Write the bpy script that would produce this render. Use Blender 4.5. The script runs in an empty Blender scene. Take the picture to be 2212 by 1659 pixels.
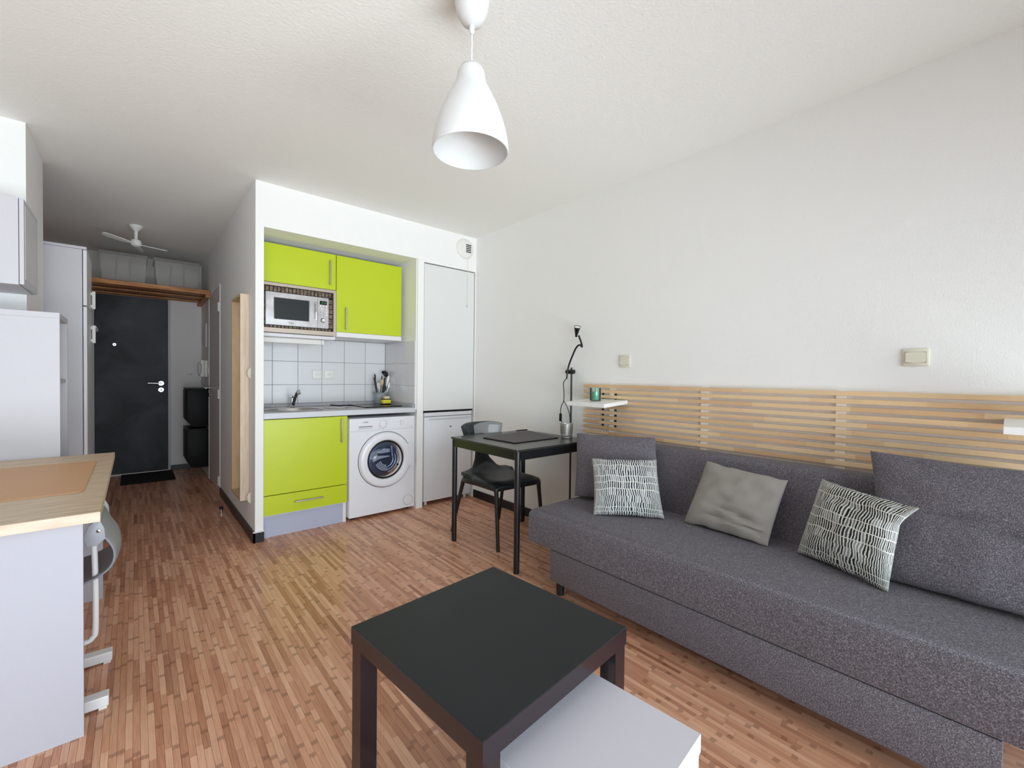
import bpy, bmesh, math, random
from mathutils import Vector, Matrix, noise
random.seed(7)
S = bpy.context.scene
COL = S.collection

# ------------------------------------------------------------------ camera
F_PX = 938.5
yaw, pit, rol = math.radians(40.9765), math.radians(-0.9619), math.radians(0.6694)
fw = Vector((math.sin(yaw)*math.cos(pit), math.cos(yaw)*math.cos(pit), math.sin(pit)))
r0 = Vector((math.cos(yaw), -math.sin(yaw), 0)); u0 = r0.cross(fw)
rt = math.cos(rol)*r0 + math.sin(rol)*u0; up = -math.sin(rol)*r0 + math.cos(rol)*u0
CAM_H = 1.21
cd = bpy.data.cameras.new('camera'); cd.sensor_width = 36; cd.lens = F_PX/2212*36; cd.clip_start = 0.02
cam = bpy.data.objects.new('camera', cd); COL.objects.link(cam)
cam.matrix_world = Matrix(((rt.x, up.x, -fw.x, 0), (rt.y, up.y, -fw.y, 0), (rt.z, up.z, -fw.z, CAM_H), (0, 0, 0, 1)))
S.camera = cam

# ------------------------------------------------------------------ light
S.view_settings.view_transform = 'Standard'; S.view_settings.look = 'None'
S.view_settings.gamma = 1; S.view_settings.use_curve_mapping = False
S.view_settings.exposure = 0.04
S.cycles.max_bounces = 14; S.cycles.diffuse_bounces = 10; S.cycles.transparent_max_bounces = 16
S.cycles.sample_clamp_indirect = 4
W = bpy.data.worlds.new('daylight'); S.world = W; W.use_nodes = True
W.node_tree.nodes['Background'].inputs[0].default_value = (0.78, 0.89, 1.0, 1)
W.node_tree.nodes['Background'].inputs[1].default_value = 1.0
# area light for daylight in the assumed big glazed opening behind the camera
ld = bpy.data.lights.new('assumed_window_light', 'AREA'); ld.shape = 'RECTANGLE'
ld.size = 4.3; ld.size_y = 2.05; ld.energy = 134; ld.color = (0.82, 0.915, 1.0)
lo = bpy.data.objects.new('assumed_window_light', ld); COL.objects.link(lo)
lo.location = (.3, -1.42, 1.08); lo.rotation_euler = (math.radians(90), 0, 0)
# added fill light aimed up at the ceiling; the sunlit terrace is only assumed
ld = bpy.data.lights.new('added_ceiling_fill', 'AREA'); ld.shape = 'RECTANGLE'
ld.size = 4.2; ld.size_y = 1.3; ld.energy = 160; ld.color = (0.97, 0.985, 1.0)
lo = bpy.data.objects.new('added_ceiling_fill', ld); COL.objects.link(lo)
lo.location = (.3, -2.15, 0.05); lo.rotation_euler = (math.radians(140), 0, 0)

# ------------------------------------------------------------------ materials
def lin(c):
    return tuple(((x/255)/12.92 if x/255 <= .04045 else ((x/255+.055)/1.055)**2.4) for x in c[:3]) + (1,)
MATS = {}
def nodes(name):
    m = bpy.data.materials.new(name); m.use_nodes = True; MATS[name] = m
    nt = m.node_tree; b = nt.nodes['Principled BSDF']
    return m, nt, b
def N(nt, t, **kw):
    n = nt.nodes.new(t)
    for k, v in kw.items():
        if k in n.inputs: n.inputs[k].default_value = v
        else: setattr(n, k, v)
    return n
def coords(nt, scale=(1, 1, 1), kind='Object'):
    tc = N(nt, 'ShaderNodeTexCoord'); mp = N(nt, 'ShaderNodeMapping'); mp.inputs['Scale'].default_value = scale
    nt.links.new(tc.outputs[kind], mp.inputs['Vector']); return mp.outputs['Vector']
def ramp(nt, fac, stops, interp='LINEAR'):
    r = N(nt, 'ShaderNodeValToRGB'); r.color_ramp.interpolation = interp
    e = r.color_ramp.elements
    while len(e) < len(stops): e.new(0.5)
    for el, (p, c) in zip(e, stops): el.position = p; el.color = lin(c)
    nt.links.new(fac, r.inputs['Fac']); return r.outputs['Color']
def math_n(nt, op, a, b=None):
    n = N(nt, 'ShaderNodeMath', operation=op)
    for i, x in enumerate((a, b)):
        if x is None: continue
        if hasattr(x, 'is_linked') or hasattr(x, 'links'): nt.links.new(x, n.inputs[i])
        else: n.inputs[i].default_value = x
    return n.outputs[0]
def mixc(nt, fac, a, b, blend='MIX'):
    n = N(nt, 'ShaderNodeMix', data_type='RGBA', blend_type=blend)
    for s, x in ((n.inputs[0], fac), (n.inputs[6], a), (n.inputs[7], b)):
        if isinstance(x, (int, float, tuple)): s.default_value = x
        else: nt.links.new(x, s)
    return n.outputs[2]
def bump(nt, b, h, strength, dist=.002):
    n = N(nt, 'ShaderNodeBump'); n.inputs['Strength'].default_value = strength; n.inputs['Distance'].default_value = dist
    nt.links.new(h, n.inputs['Height']); nt.links.new(n.outputs['Normal'], b.inputs['Normal'])
def M(name, c, rough=.5, metal=0, var=None, bmp=None, spec=.5, coat=0):
    m, nt, b = nodes(name)
    b.inputs['Base Color'].default_value = lin(c); b.inputs['Roughness'].default_value = rough
    b.inputs['Metallic'].default_value = metal; b.inputs['Specular IOR Level'].default_value = spec
    b.inputs['Coat Weight'].default_value = coat
    if var:
        sc, c2 = var
        n = N(nt, 'ShaderNodeTexNoise'); n.inputs['Scale'].default_value = sc; n.inputs['Detail'].default_value = 4
        nt.links.new(coords(nt), n.inputs['Vector'])
        nt.links.new(ramp(nt, n.outputs['Fac'], [(.35, c), (.65, c2)]), b.inputs['Base Color'])
    if bmp:
        sc, st = bmp
        n = N(nt, 'ShaderNodeTexNoise'); n.inputs['Scale'].default_value = sc; n.inputs['Detail'].default_value = 3
        nt.links.new(coords(nt), n.inputs['Vector']); bump(nt, b, n.outputs['Fac'], st)
    return m
def wood(name, c1, c2, scale, rough=.5, rand=.0):
    m, nt, b = nodes(name)
    v = coords(nt, scale)
    n = N(nt, 'ShaderNodeTexNoise'); n.inputs['Scale'].default_value = 1; n.inputs['Detail'].default_value = 6; n.inputs['Distortion'].default_value = .6
    nt.links.new(v, n.inputs['Vector'])
    nt.links.new(ramp(nt, n.outputs['Fac'], [(.3, c1), (.7, c2)]), b.inputs['Base Color'])
    b.inputs['Roughness'].default_value = rough; bump(nt, b, n.outputs['Fac'], .08, .001)
    return m

wall_m = M('white_wall_paint', (240, 240, 238), .75, bmp=(160, .55))
ceil_m = M('white_textured_ceiling', (240, 239, 235), .85, bmp=(75, .9))
grey_wall_m = M('pale_grey_wall_paint', (240, 238, 238), .75, bmp=(160, .4))
white_m = M('white_lacquer', (228, 228, 230), .35)
mel_m = M('white_melamine', (200, 199, 205), .45, bmp=(260, .12))
gloss_white_m = M('white_enamel', (232, 233, 238), .22)
plastic_m = M('white_plastic', (232, 231, 226), .4)
cream_m = M('cream_plastic', (222, 218, 200), .45)
lime_m = M('lime_green_laminate', (190, 206, 32), .32)
lime_edge_m = M('lime_edge', (200, 214, 60), .4)
steel_m = M('brushed_steel', (190, 186, 184), .3, 1.0)
chrome_m = M('chrome', (215, 215, 218), .12, 1.0)
mw_m = M('microwave_steel', (172, 168, 168), .34, .85, var=(14, (190, 187, 186)))
taupe_m = M('taupe_steel_trim', (186, 172, 158), .4, .35)
dark_gap_m = M('dark_recess', (12, 12, 12), .8)
vent_m = M('brown_vent_metal', (70, 55, 45), .45, .4, var=(60, (130, 115, 100)))
black_m = M('satin_black', (22, 22, 24), .38)
blackm_m = M('black_powder_coated_metal', (20, 21, 24), .32)
plastic_black_m = M('black_plastic', (24, 25, 28), .42)
rubber_m = M('black_rubber', (14, 14, 14), .8)
glass_black_m = M('black_glass', (8, 8, 9), .06)
plinth_m = M('grey_plinth', (178, 184, 205), .4)
worktop_m = M('grey_worktop', (168, 170, 174), .4, var=(120, (186, 188, 192)))
grout_m = M('grey_grout', (160, 158, 158), .9)
tile_m = M('white_glazed_tile', (220, 220, 222), .22)
base_m = M('black_skirting', (22, 24, 28), .35)
door_grey_m = M('grey_painted_door', (214, 210, 206), .5)
chalk_m, _nt, _b = nodes('chalkboard_black')
_n = N(_nt, 'ShaderNodeTexNoise'); _n.inputs['Scale'].default_value = 1.9; _n.inputs['Detail'].default_value = 9; _n.inputs['Distortion'].default_value = .7
_nt.links.new(coords(_nt), _n.inputs['Vector'])
_nt.links.new(ramp(_nt, _n.outputs['Fac'], [(.36, (24, 27, 33)), (.78, (84, 88, 98))]), _b.inputs['Base Color']); _b.inputs['Roughness'].default_value = .55
sofa_m, _nt, _b = nodes('dark_grey_woven_fabric')
_v = coords(_nt, (300, 300, 300)); _n = N(_nt, 'ShaderNodeTexNoise'); _n.inputs['Scale'].default_value = 1; _n.inputs['Detail'].default_value = 2
_nt.links.new(_v, _n.inputs['Vector'])
_nt.links.new(ramp(_nt, _n.outputs['Fac'], [(.3, (64, 60, 65)), (.55, (104, 99, 107)), (.75, (156, 151, 161))]), _b.inputs['Base Color'])
_b.inputs['Roughness'].default_value = .95; _b.inputs['Sheen Weight'].default_value = .06; bump(_nt, _b, _n.outputs['Fac'], .5, .002)
greyfab_m = M('grey_cotton', (142, 136, 130), .9, var=(5, (152, 147, 141)), bmp=(500, .3))
seam_m = M('dark_seam', (26, 24, 25), .95)
slat_m, _nt, _b = nodes('oiled_birch_slat')
_tc = N(_nt, 'ShaderNodeTexCoord'); _sx = N(_nt, 'ShaderNodeSeparateXYZ'); _nt.links.new(_tc.outputs['Object'], _sx.inputs[0])
_oi = N(_nt, 'ShaderNodeObjectInfo')
_a = math_n(_nt, 'FLOOR', math_n(_nt, 'DIVIDE', math_n(_nt, 'ADD', _sx.outputs['Y'], math_n(_nt, 'MULTIPLY', _oi.outputs['Random'], 37.0)), .43))
_wn = N(_nt, 'ShaderNodeTexWhiteNoise', noise_dimensions='1D'); _nt.links.new(_a, _wn.inputs['W'])
_c = ramp(_nt, _wn.outputs['Value'], [(0, (210, 172, 130)), (.4, (224, 190, 147)), (.75, (231, 202, 163)), (1, (206, 164, 124))])
_n = N(_nt, 'ShaderNodeTexNoise'); _n.inputs['Scale'].default_value = 1; _n.inputs['Detail'].default_value = 5
_nt.links.new(coords(_nt, (60, 5, 120)), _n.inputs['Vector'])
_nt.links.new(mixc(_nt, .12, _c, _n.outputs['Color'], 'OVERLAY'), _b.inputs['Base Color']); _b.inputs['Roughness'].default_value = .5
beam_m = wood('aged_pine', (150, 92, 50), (222, 158, 98), (6, 60, 60), .55)
beam_dark_m = wood('dark_aged_pine', (96, 56, 32), (160, 104, 62), (6, 60, 60), .65)
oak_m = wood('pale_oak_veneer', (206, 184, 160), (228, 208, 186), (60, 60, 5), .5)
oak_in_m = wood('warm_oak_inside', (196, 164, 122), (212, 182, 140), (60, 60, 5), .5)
desk_m = wood('ash_worktop', (182, 160, 134), (208, 188, 160), (10, 46, 46), .42)
desk_edge_m = wood('ash_edge_band', (205, 180, 158), (224, 204, 184), (8, 60, 60), .5)
tan_m = M('tan_leather', (196, 152, 110), .5, bmp=(240, .2))
maroon_m = M('dark_brown_leather', (58, 50, 54), .5, bmp=(300, .3))
yellow_m = M('yellow_sponge', (238, 222, 60), .9, bmp=(300, .6))
beige_m = M('beige_sponge', (232, 206, 160), .9, bmp=(300, .6))
potgrey_m = M('grey_ceramic', (168, 174, 178), .35)
fridge_m = M('white_fridge_enamel', (226, 228, 232), .3)
grey_plastic_m = M('grey_plastic', (140, 142, 150), .4)
greygreen_m = M('green_wax', (96, 176, 150), .45)
lamp_white_m, _nt, _b = nodes('opal_white_plastic')
_b.inputs['Base Color'].default_value = lin((220, 220, 219)); _b.inputs['Roughness'].default_value = .35
_b.inputs['Subsurface Weight'].default_value = .0
mirror_m = M('mirror_silver', (225, 228, 228), .02, 1.0)
def glassy(name, tint, alpha, rough=.04, diff=None):
    m, nt, b = nodes(name); nt.nodes.remove(b)
    out = [n for n in nt.nodes if n.type == 'OUTPUT_MATERIAL'][0]
    tr = N(nt, 'ShaderNodeBsdfTransparent'); tr.inputs[0].default_value = lin(tint)
    gl = N(nt, 'ShaderNodeBsdfGlossy'); gl.inputs['Roughness'].default_value = rough
    lw = N(nt, 'ShaderNodeFresnel'); lw.inputs[0].default_value = 1.45
    mx = N(nt, 'ShaderNodeMixShader'); nt.links.new(lw.outputs[0], mx.inputs[0])
    base = tr.outputs[0]
    if diff:
        d = N(nt, 'ShaderNodeBsdfDiffuse'); d.inputs[0].default_value = lin(diff)
        m2 = N(nt, 'ShaderNodeMixShader'); m2.inputs[0].default_value = alpha
        nt.links.new(tr.outputs[0], m2.inputs[1]); nt.links.new(d.outputs[0], m2.inputs[2]); base = m2.outputs[0]
    nt.links.new(base, mx.inputs[1]); nt.links.new(gl.outputs[0], mx.inputs[2]); nt.links.new(mx.outputs[0], out.inputs[0])
    return m
glass_m = glassy('clear_glass', (250, 252, 252), 0)
acryl_m = glassy('smoky_acrylic', (226, 230, 232), .14, .05, (140, 148, 154))
box_m = glassy('clear_storage_plastic', (235, 235, 232), .30, .10, (235, 232, 228))
jar_m = glassy('jar_glass', (235, 250, 245), .06, .04, (200, 230, 220))
porthole_m = glassy('porthole_glass', (226, 231, 240), .03, .03, (40, 46, 60))
led_m, _nt, _b = nodes('green_display_digits')
_b.inputs['Emission Color'].default_value = (.1, .6, .25, 1); _b.inputs['Emission Strength'].default_value = .25; _b.inputs['Base Color'].default_value = (.02, .1, .04, 1)

def pillow_pattern(name, dark, mid):
    m, nt, b = nodes(name)
    uv = coords(nt, (1, 1, 1), 'UV'); sp = N(nt, 'ShaderNodeSeparateXYZ'); nt.links.new(uv, sp.inputs[0])
    nz = N(nt, 'ShaderNodeTexNoise'); nz.inputs['Scale'].default_value = 7; nz.inputs['Detail'].default_value = 3; nt.links.new(uv, nz.inputs['Vector'])
    u2 = math_n(nt, 'ADD', math_n(nt, 'MULTIPLY', sp.outputs['X'], 44.0), math_n(nt, 'MULTIPLY', nz.outputs['Fac'], 2.4))
    row = math_n(nt, 'FLOOR', math_n(nt, 'MULTIPLY', math_n(nt, 'ADD', sp.outputs['Y'], math_n(nt, 'MULTIPLY', nz.outputs['Fac'], .04)), 13.0))
    wr = N(nt, 'ShaderNodeTexWhiteNoise', noise_dimensions='1D'); nt.links.new(row, wr.inputs['W'])
    u3 = math_n(nt, 'ADD', u2, math_n(nt, 'MULTIPLY', wr.outputs['Value'], .35))
    fr = math_n(nt, 'FRACT', u3)
    cellx = math_n(nt, 'FLOOR', u3)
    cmb = N(nt, 'ShaderNodeCombineXYZ'); nt.links.new(cellx, cmb.inputs[0]); nt.links.new(row, cmb.inputs[1])
    wc = N(nt, 'ShaderNodeTexWhiteNoise', noise_dimensions='2D'); nt.links.new(cmb.outputs[0], wc.inputs['Vector'])
    blk = N(nt, 'ShaderNodeTexNoise'); blk.inputs['Scale'].default_value = 5; nt.links.new(cmb.outputs[0], blk.inputs['Vector'])
    inner = ramp(nt, wc.outputs['Value'], [(0, dark), (.45, dark), (.8, mid), (.98, (140, 142, 144))], 'LINEAR')
    line = math_n(nt, 'LESS_THAN', fr, .44)
    fy = math_n(nt, 'FRACT', math_n(nt, 'MULTIPLY', math_n(nt, 'ADD', sp.outputs['Y'], math_n(nt, 'MULTIPLY', nz.outputs['Fac'], .04)), 13.0))
    hor = math_n(nt, 'MULTIPLY', math_n(nt, 'LESS_THAN', fy, .085), math_n(nt, 'GREATER_THAN', wr.outputs['Value'], .55))
    fac = math_n(nt, 'MAXIMUM', line, hor)
    nt.links.new(mixc(nt, fac, inner, lin((216, 216, 210))), b.inputs['Base Color']); b.inputs['Roughness'].default_value = .95
    bump(nt, b, fr, .15, .001)
    return m
pat_blue_m = pillow_pattern('blue_grey_printed_cotton', (38, 42, 54), (86, 92, 106))
pat_green_m = pillow_pattern('black_and_white_printed_cotton', (26, 30, 30), (74, 80, 80))

def plank_mat(name, use_attr):
    m, nt, b = nodes(name)
    if use_attr:
        a = N(nt, 'ShaderNodeAttribute', attribute_name='plank_rand'); rnd = a.outputs['Fac']
    else:
        a = N(nt, 'ShaderNodeObjectInfo'); rnd = a.outputs['Random']
    base = ramp(nt, rnd, [(0, (178, 127, 102)), (.3, (202, 152, 126)), (.6, (214, 166, 140)), (.88, (226, 182, 157)), (1, (160, 109, 85))])
    uv = coords(nt, (1, 1, 1), 'UV'); sp = N(nt, 'ShaderNodeSeparateXYZ'); nt.links.new(uv, sp.inputs[0])
    cm = N(nt, 'ShaderNodeCombineXYZ'); nt.links.new(math_n(nt, 'MULTIPLY', sp.outputs['X'], 3.0), cm.inputs[0]); nt.links.new(math_n(nt, 'MULTIPLY', sp.outputs['Y'], 1.6), cm.inputs[1]); nt.links.new(math_n(nt, 'MULTIPLY', rnd, 91.0), cm.inputs[2])
    n = N(nt, 'ShaderNodeTexNoise'); n.inputs['Scale'].default_value = 2.2; n.inputs['Detail'].default_value = 4; nt.links.new(cm.outputs[0], n.inputs['Vector'])
    c = mixc(nt, .45, base, ramp(nt, n.outputs['Fac'], [(.3, (90, 60, 40)), (.7, (235, 215, 190))]), 'SOFT_LIGHT')
    knot = math_n(nt, 'FRACT', math_n(nt, 'MULTIPLY', rnd, 17.3))
    d = math_n(nt, 'ABSOLUTE', math_n(nt, 'SUBTRACT', sp.outputs['Y'], math_n(nt, 'ADD', math_n(nt, 'MULTIPLY', knot, .8), math_n(nt, 'MULTIPLY', n.outputs['Fac'], .06))))
    k = math_n(nt, 'MULTIPLY', math_n(nt, 'LESS_THAN', d, .03), .42)
    c = mixc(nt, k, c, lin((96, 56, 36)))
    nt.links.new(c, b.inputs['Base Color']); b.inputs['Roughness'].default_value = .33; b.inputs['Specular IOR Level'].default_value = .5
    return m
plank_m = plank_mat('bamboo_strip', False); plank_field_m = plank_mat('bamboo_strip_field', True)
subfloor_m = M('dark_floor_joint', (110, 74, 54), .6)

# ------------------------------------------------------------------ mesh helpers
class B:
    """collects geometry in world coordinates"""
    def __init__(s): s.bm = bmesh.new(); s.uv = None
    def box(s, x0, x1, y0, y1, z0, z1, bev=0, seg=2):
        r = bmesh.ops.create_cube(s.bm, size=1); vs = r['verts']
        for v in vs:
            v.co = Vector(((x0+x1)/2 + v.co.x*(x1-x0), (y0+y1)/2 + v.co.y*(y1-y0), (z0+z1)/2 + v.co.z*(z1-z0)))
        if bev:
            es = {e for v in vs for e in v.link_edges}
            bmesh.ops.bevel(s.bm, geom=list(es), offset=bev, segments=seg, affect='EDGES', profile=.5, clamp_overlap=True)
        return s
    def cyl(s, p0, p1, ra, rb=None, n=20, caps=True):
        rb = ra if rb is None else rb
        p0, p1 = Vector(p0), Vector(p1); d = p1-p0
        q = d.to_track_quat('Z', 'Y').to_matrix()
        A, C = [], []
        for i in range(n):
            a = 2*math.pi*i/n; o = q @ Vector((math.cos(a), math.sin(a), 0))
            A.append(s.bm.verts.new(p0+o*ra)); C.append(s.bm.verts.new(p1+o*rb))
        for i in range(n): s.bm.faces.new((A[i], A[(i+1) % n], C[(i+1) % n], C[i]))
        if caps: s.bm.faces.new(A[::-1]); s.bm.faces.new(C)
        return s
    def tube(s, pts, r, n=10, smooth=6):
        pts = [Vector(p) for p in pts]
        if smooth and len(pts) > 2:
            P = [pts[0]*2-pts[1]] + pts + [pts[-1]*2-pts[-2]]; o = []
            for i in range(1, len(P)-2):
                for k in range(smooth):
                    t = k/smooth; a, b, c, d = P[i-1], P[i], P[i+1], P[i+2]
                    o.append(.5*((2*b)+(c-a)*t+(2*a-5*b+4*c-d)*t*t+(3*b-a-3*c+d)*t**3))
            o.append(pts[-1]); pts = o
        rings = []; ref = Vector((0, 0, 1))
        for i, p in enumerate(pts):
            d = (pts[min(i+1, len(pts)-1)]-pts[max(i-1, 0)]).normalized()
            if i == 0:
                ref = Vector((0, 0, 1)) if abs(d.z) < .9 else Vector((1, 0, 0))
            x = (ref-d*ref.dot(d)).normalized(); y = d.cross(x); ref = x
            rr = r(i/(len(pts)-1)) if callable(r) else r
            rings.append([s.bm.verts.new(p+(x*math.cos(2*math.pi*k/n)+y*math.sin(2*math.pi*k/n))*rr) for k in range(n)])
        for A, C in zip(rings, rings[1:]):
            for i in range(n): s.bm.faces.new((A[i], A[(i+1) % n], C[(i+1) % n], C[i]))
        s.bm.faces.new(rings[0][::-1]); s.bm.faces.new(rings[-1]); return s
    def lathe(s, prof, c, n=32, axis='Z', cap0=False, cap1=False):
        """prof: [(radius, offset along axis)], axis Z up, Y = +y, X = +x"""
        c = Vector(c); rings = []
        for r, h in prof:
            ring = []
            for i in range(n):
                a = 2*math.pi*i/n; ca, sa = math.cos(a)*r, math.sin(a)*r
                o = {'Z': (ca, sa, h), 'Y': (ca, h, sa), 'X': (h, ca, sa)}[axis]
                ring.append(s.bm.verts.new(c+Vector(o)))
            rings.append(ring)
        for A, C in zip(rings, rings[1:]):
            for i in range(n): s.bm.faces.new((A[i], A[(i+1) % n], C[(i+1) % n], C[i]))
        if cap0: s.bm.faces.new(rings[0][::-1])
        if cap1: s.bm.faces.new(rings[-1])
        return s
    def prism(s, poly, axis, a, b):
        """poly 2-D outline; axis X: (y,z), Y: (x,z), Z: (x,y)"""
        def P(p, h): return {'X': (h, p[0], p[1]), 'Y': (p[0], h, p[1]), 'Z': (p[0], p[1], h)}[axis]
        A = [s.bm.verts.new(P(p, a)) for p in poly]; C = [s.bm.verts.new(P(p, b)) for p in poly]; n = len(poly)
        for i in range(n): s.bm.faces.new((A[i], A[(i+1) % n], C[(i+1) % n], C[i]))
        s.bm.faces.new(A[::-1]); s.bm.faces.new(C); return s
    def quad(s, *p): s.bm.faces.new([s.bm.verts.new(q) for q in p]); return s
    def bevel(s, off, seg=2):
        bmesh.ops.bevel(s.bm, geom=list(s.bm.edges), offset=off, segments=seg, affect='EDGES', profile=.5, clamp_overlap=True); return s
    def rot(s, ang, centre, axis='Z'):
        bmesh.ops.rotate(s.bm, cent=Vector(centre), matrix=Matrix.Rotation(ang, 3, axis), verts=s.bm.verts); return s
WORLD = {}
def obj(name, b, mat, parent=None, org=None, smooth=False, weld=False):
    bm = b.bm
    if weld: bmesh.ops.remove_doubles(bm, verts=bm.verts, dist=1e-5)
    bmesh.ops.recalc_face_normals(bm, faces=bm.faces)
    if parent is None:
        if org is None:
            xs = [v.co for v in bm.verts]
            lo_ = Vector([min(v[i] for v in xs) for i in range(3)]); hi_ = Vector([max(v[i] for v in xs) for i in range(3)])
            org = Vector(((lo_.x+hi_.x)/2, (lo_.y+hi_.y)/2, lo_.z))
        org = Vector(org)
    else: org = WORLD[parent]
    bmesh.ops.translate(bm, verts=bm.verts, vec=-org)
    me = bpy.data.meshes.new(name); bm.to_mesh(me); bm.free()
    for m in (mat if isinstance(mat, (list, tuple)) else [mat]): me.materials.append(m)
    if smooth:
        for p in me.polygons: p.use_smooth = True
        try: me.set_sharp_from_angle(angle=math.radians(38))
        except Exception: pass
    o = bpy.data.objects.new(name, me); COL.objects.link(o)
    if parent is None: o.location = org
    else: o.parent = parent
    WORLD[o] = org.copy(); return o
def tag(o, label, cat, group=None):
    o['label'] = label; o['category'] = cat
    if group: o['group'] = group
    return o
def struct(o, label=None):
    o['kind'] = 'structure'
    if label: o['label'] = label
    return o
def thing(name, label, cat, loc, group=None):
    o = bpy.data.objects.new(name, None); COL.objects.link(o); o.location = loc; o.empty_display_size = .05
    WORLD[o] = Vector(loc); return tag(o, label, cat, group)
def copy_part(src, parent, loc):
    c = src.copy(); COL.objects.link(c); c.parent = parent; c.location = Vector(loc)-WORLD[parent]; WORLD[c] = Vector(loc); return c
def text_obj(name, body, size, mat, parent, origin, xdir, ydir, depth=.0004):
    cu = bpy.data.curves.new(name, 'FONT'); cu.body = body; cu.size = size; cu.extrude = depth; cu.align_x = 'CENTER'; cu.align_y = 'CENTER'
    t = bpy.data.objects.new(name, cu); COL.objects.link(t)
    dg = bpy.context.evaluated_depsgraph_get(); me = bpy.data.meshes.new_from_object(t.evaluated_get(dg))
    bpy.data.objects.remove(t); bpy.data.curves.remove(cu)
    x, y = Vector(xdir), Vector(ydir); z = x.cross(y); o3 = Vector(origin)-WORLD[parent]
    for v in me.vertices: v.co = o3 + x*v.co.x + y*v.co.y + z*v.co.z
    me.materials.clear(); me.materials.append(mat)
    o = bpy.data.objects.new(name, me); COL.objects.link(o); o.parent = parent; WORLD[o] = WORLD[parent]; return o

# ------------------------------------------------------------------ the room
CEIL = 2.58; XR = 2.575; XC = .647; YK = 3.53; YB = 4.17; YE = 6.85; XL = -2.1; YR = -1.15; XCL = -.95
# floor with bamboo strips
floor = struct(obj('floor', B().box(XL, XR+.1, YR, YE+.1, -.08, -.004), subfloor_m, org=(0, 0, 0)), 'brown bamboo strip floor running from the room into the corridor')
PW, PL = .0192, .31
def plank_mesh():
    bm = bmesh.new(); uvl = bm.loops.layers.uv.new('UVMap'); w, l, e = PW/2-.00005, PL/2-.0001, .0003
    t = [bm.verts.new(p) for p in ((-w+e, -l+e, 0), (w-e, -l+e, 0), (w-e, l-e, 0), (-w+e, l-e, 0))]
    d = [bm.verts.new(p) for p in ((-w, -l, -.004), (w, -l, -.004), (w, l, -.004), (-w, l, -.004))]
    fs = [bm.faces.new(t)] + [bm.faces.new((d[i], d[(i+1) % 4], t[(i+1) % 4], t[i])) for i in range(4)] + [bm.faces.new(d[::-1])]
    for f in fs:
        for lp in f.loops: lp[uvl].uv = (lp.vert.co.x/PW+.5, lp.vert.co.y/PL+.5)
    me = bpy.data.meshes.new('plank'); bm.to_mesh(me); bm.free(); me.materials.append(plank_m); return me
def project(p):
    q = Vector(p)-Vector((0, 0, CAM_H)); z = q.dot(fw)
    return (1106+F_PX*q.dot(rt)/z, 829.5-F_PX*q.dot(up)/z, z) if z > .05 else (-1, -1, -1)
cells = []
nrow = int((XR-XL)/PW)
for i in range(nrow+1):
    x = XL + (i+.5)*PW
    if x+PW/2 > XR+.09: break
    y = YR - random.random()*PL
    while y < YE:
        cells.append((x, y+PL/2)); y += PL
def vis(c):
    p = project((c[0], c[1], 0))
    return (40 < p[0] < 2180 and 1000 < p[1] < 1655) and not (c[0] < -.13) and c[0] < 1.74 and not (.48 < c[0] < 1.1 and .47 < c[1] < 1.28)
order = sorted([c for c in cells if vis(c)], key=lambda c: c[0]**2+c[1]**2)
near = set(order[:300])
pm = plank_mesh()
for c in order[:300]:
    o = bpy.data.objects.new('plank', pm); COL.objects.link(o); o.parent = floor; o.location = (c[0], c[1], 0)
V, Fc, UV, RND = [], [], [], []
for c in cells:
    if c in near: continue
    w, e = PW/2-.00005, .0003
    ya, yb = max(c[1]-PL/2, YR)+.0001, min(c[1]+PL/2, YE)-.0001
    if yb-ya < .01: continue
    k = len(V); xa, xb = c[0]-w, c[0]+w
    V += [(xa+e, ya+e, 0), (xb-e, ya+e, 0), (xb-e, yb-e, 0), (xa+e, yb-e, 0), (xa, ya, -.004), (xb, ya, -.004), (xb, yb, -.004), (xa, yb, -.004)]
    fs = [(0, 1, 2, 3), (4, 5, 1, 0), (5, 6, 2, 1), (6, 7, 3, 2), (7, 4, 0, 3)]
    r = random.random()
    for f in fs:
        Fc.append([k+q for q in f]); RND.append(r)
        for q in f:
            v = V[k+q]; UV.append(((v[0]-c[0])/PW+.5, (v[1]-c[1])/PL+.5))
me = bpy.data.meshes.new('plank_field'); me.from_pydata(V, [], Fc); me.materials.append(plank_field_m)
ul = me.uv_layers.new(name='UVMap'); ul.data.foreach_set('uv', [x for p in UV for x in p])
at = me.attributes.new('plank_rand', 'FLOAT', 'FACE'); at.data.foreach_set('value', RND)
o = bpy.data.objects.new('plank_field', me); COL.objects.link(o); o.parent = floor; o['kind'] = 'stuff'

struct(obj('ceiling', B().box(XL-.1, XR+.1, YR-.1, YE+.1, CEIL, CEIL+.1), ceil_m), 'white textured ceiling')
struct(obj('wall_right', B().box(XR, XR+.1, YR-.1, YB+.1, 0, CEIL), wall_m), 'long plain white wall behind the sofa')
struct(obj('wall_left', B().box(XL-.1, XL, YR-.1, 3.6, 0, CEIL), wall_m), 'white wall left of the desk')
b = B().box(XL-.1, -.452, 3.6, 4.19, 0, CEIL)
struct(obj('wall_pier', b, wall_m), 'white wall pier behind the white shelf unit at the left edge')
struct(obj('wall_corridor_left', B().box(XCL-.1, XCL, 4.19, YE, 0, CEIL), grey_wall_m), 'corridor wall behind the tall wardrobe')
DW0, DW1, DWH = 5.19, 6.03, 2.10
b = B().box(XC, .70, YK, DW0, 0, CEIL).box(XC, .70, DW1, YE, 0, CEIL).box(XC, .70, DW0, DW1, DWH, CEIL)
struct(obj('wall_corridor', b, wall_m), 'white corridor wall carrying the tall wooden mirror')
b = B().box(XCL, -.372, YE, YE+.1, 0, CEIL).box(.335, .75, YE, YE+.1, 0, CEIL).box(-.372, .335, YE, YE+.1, 2.13, CEIL)
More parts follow.
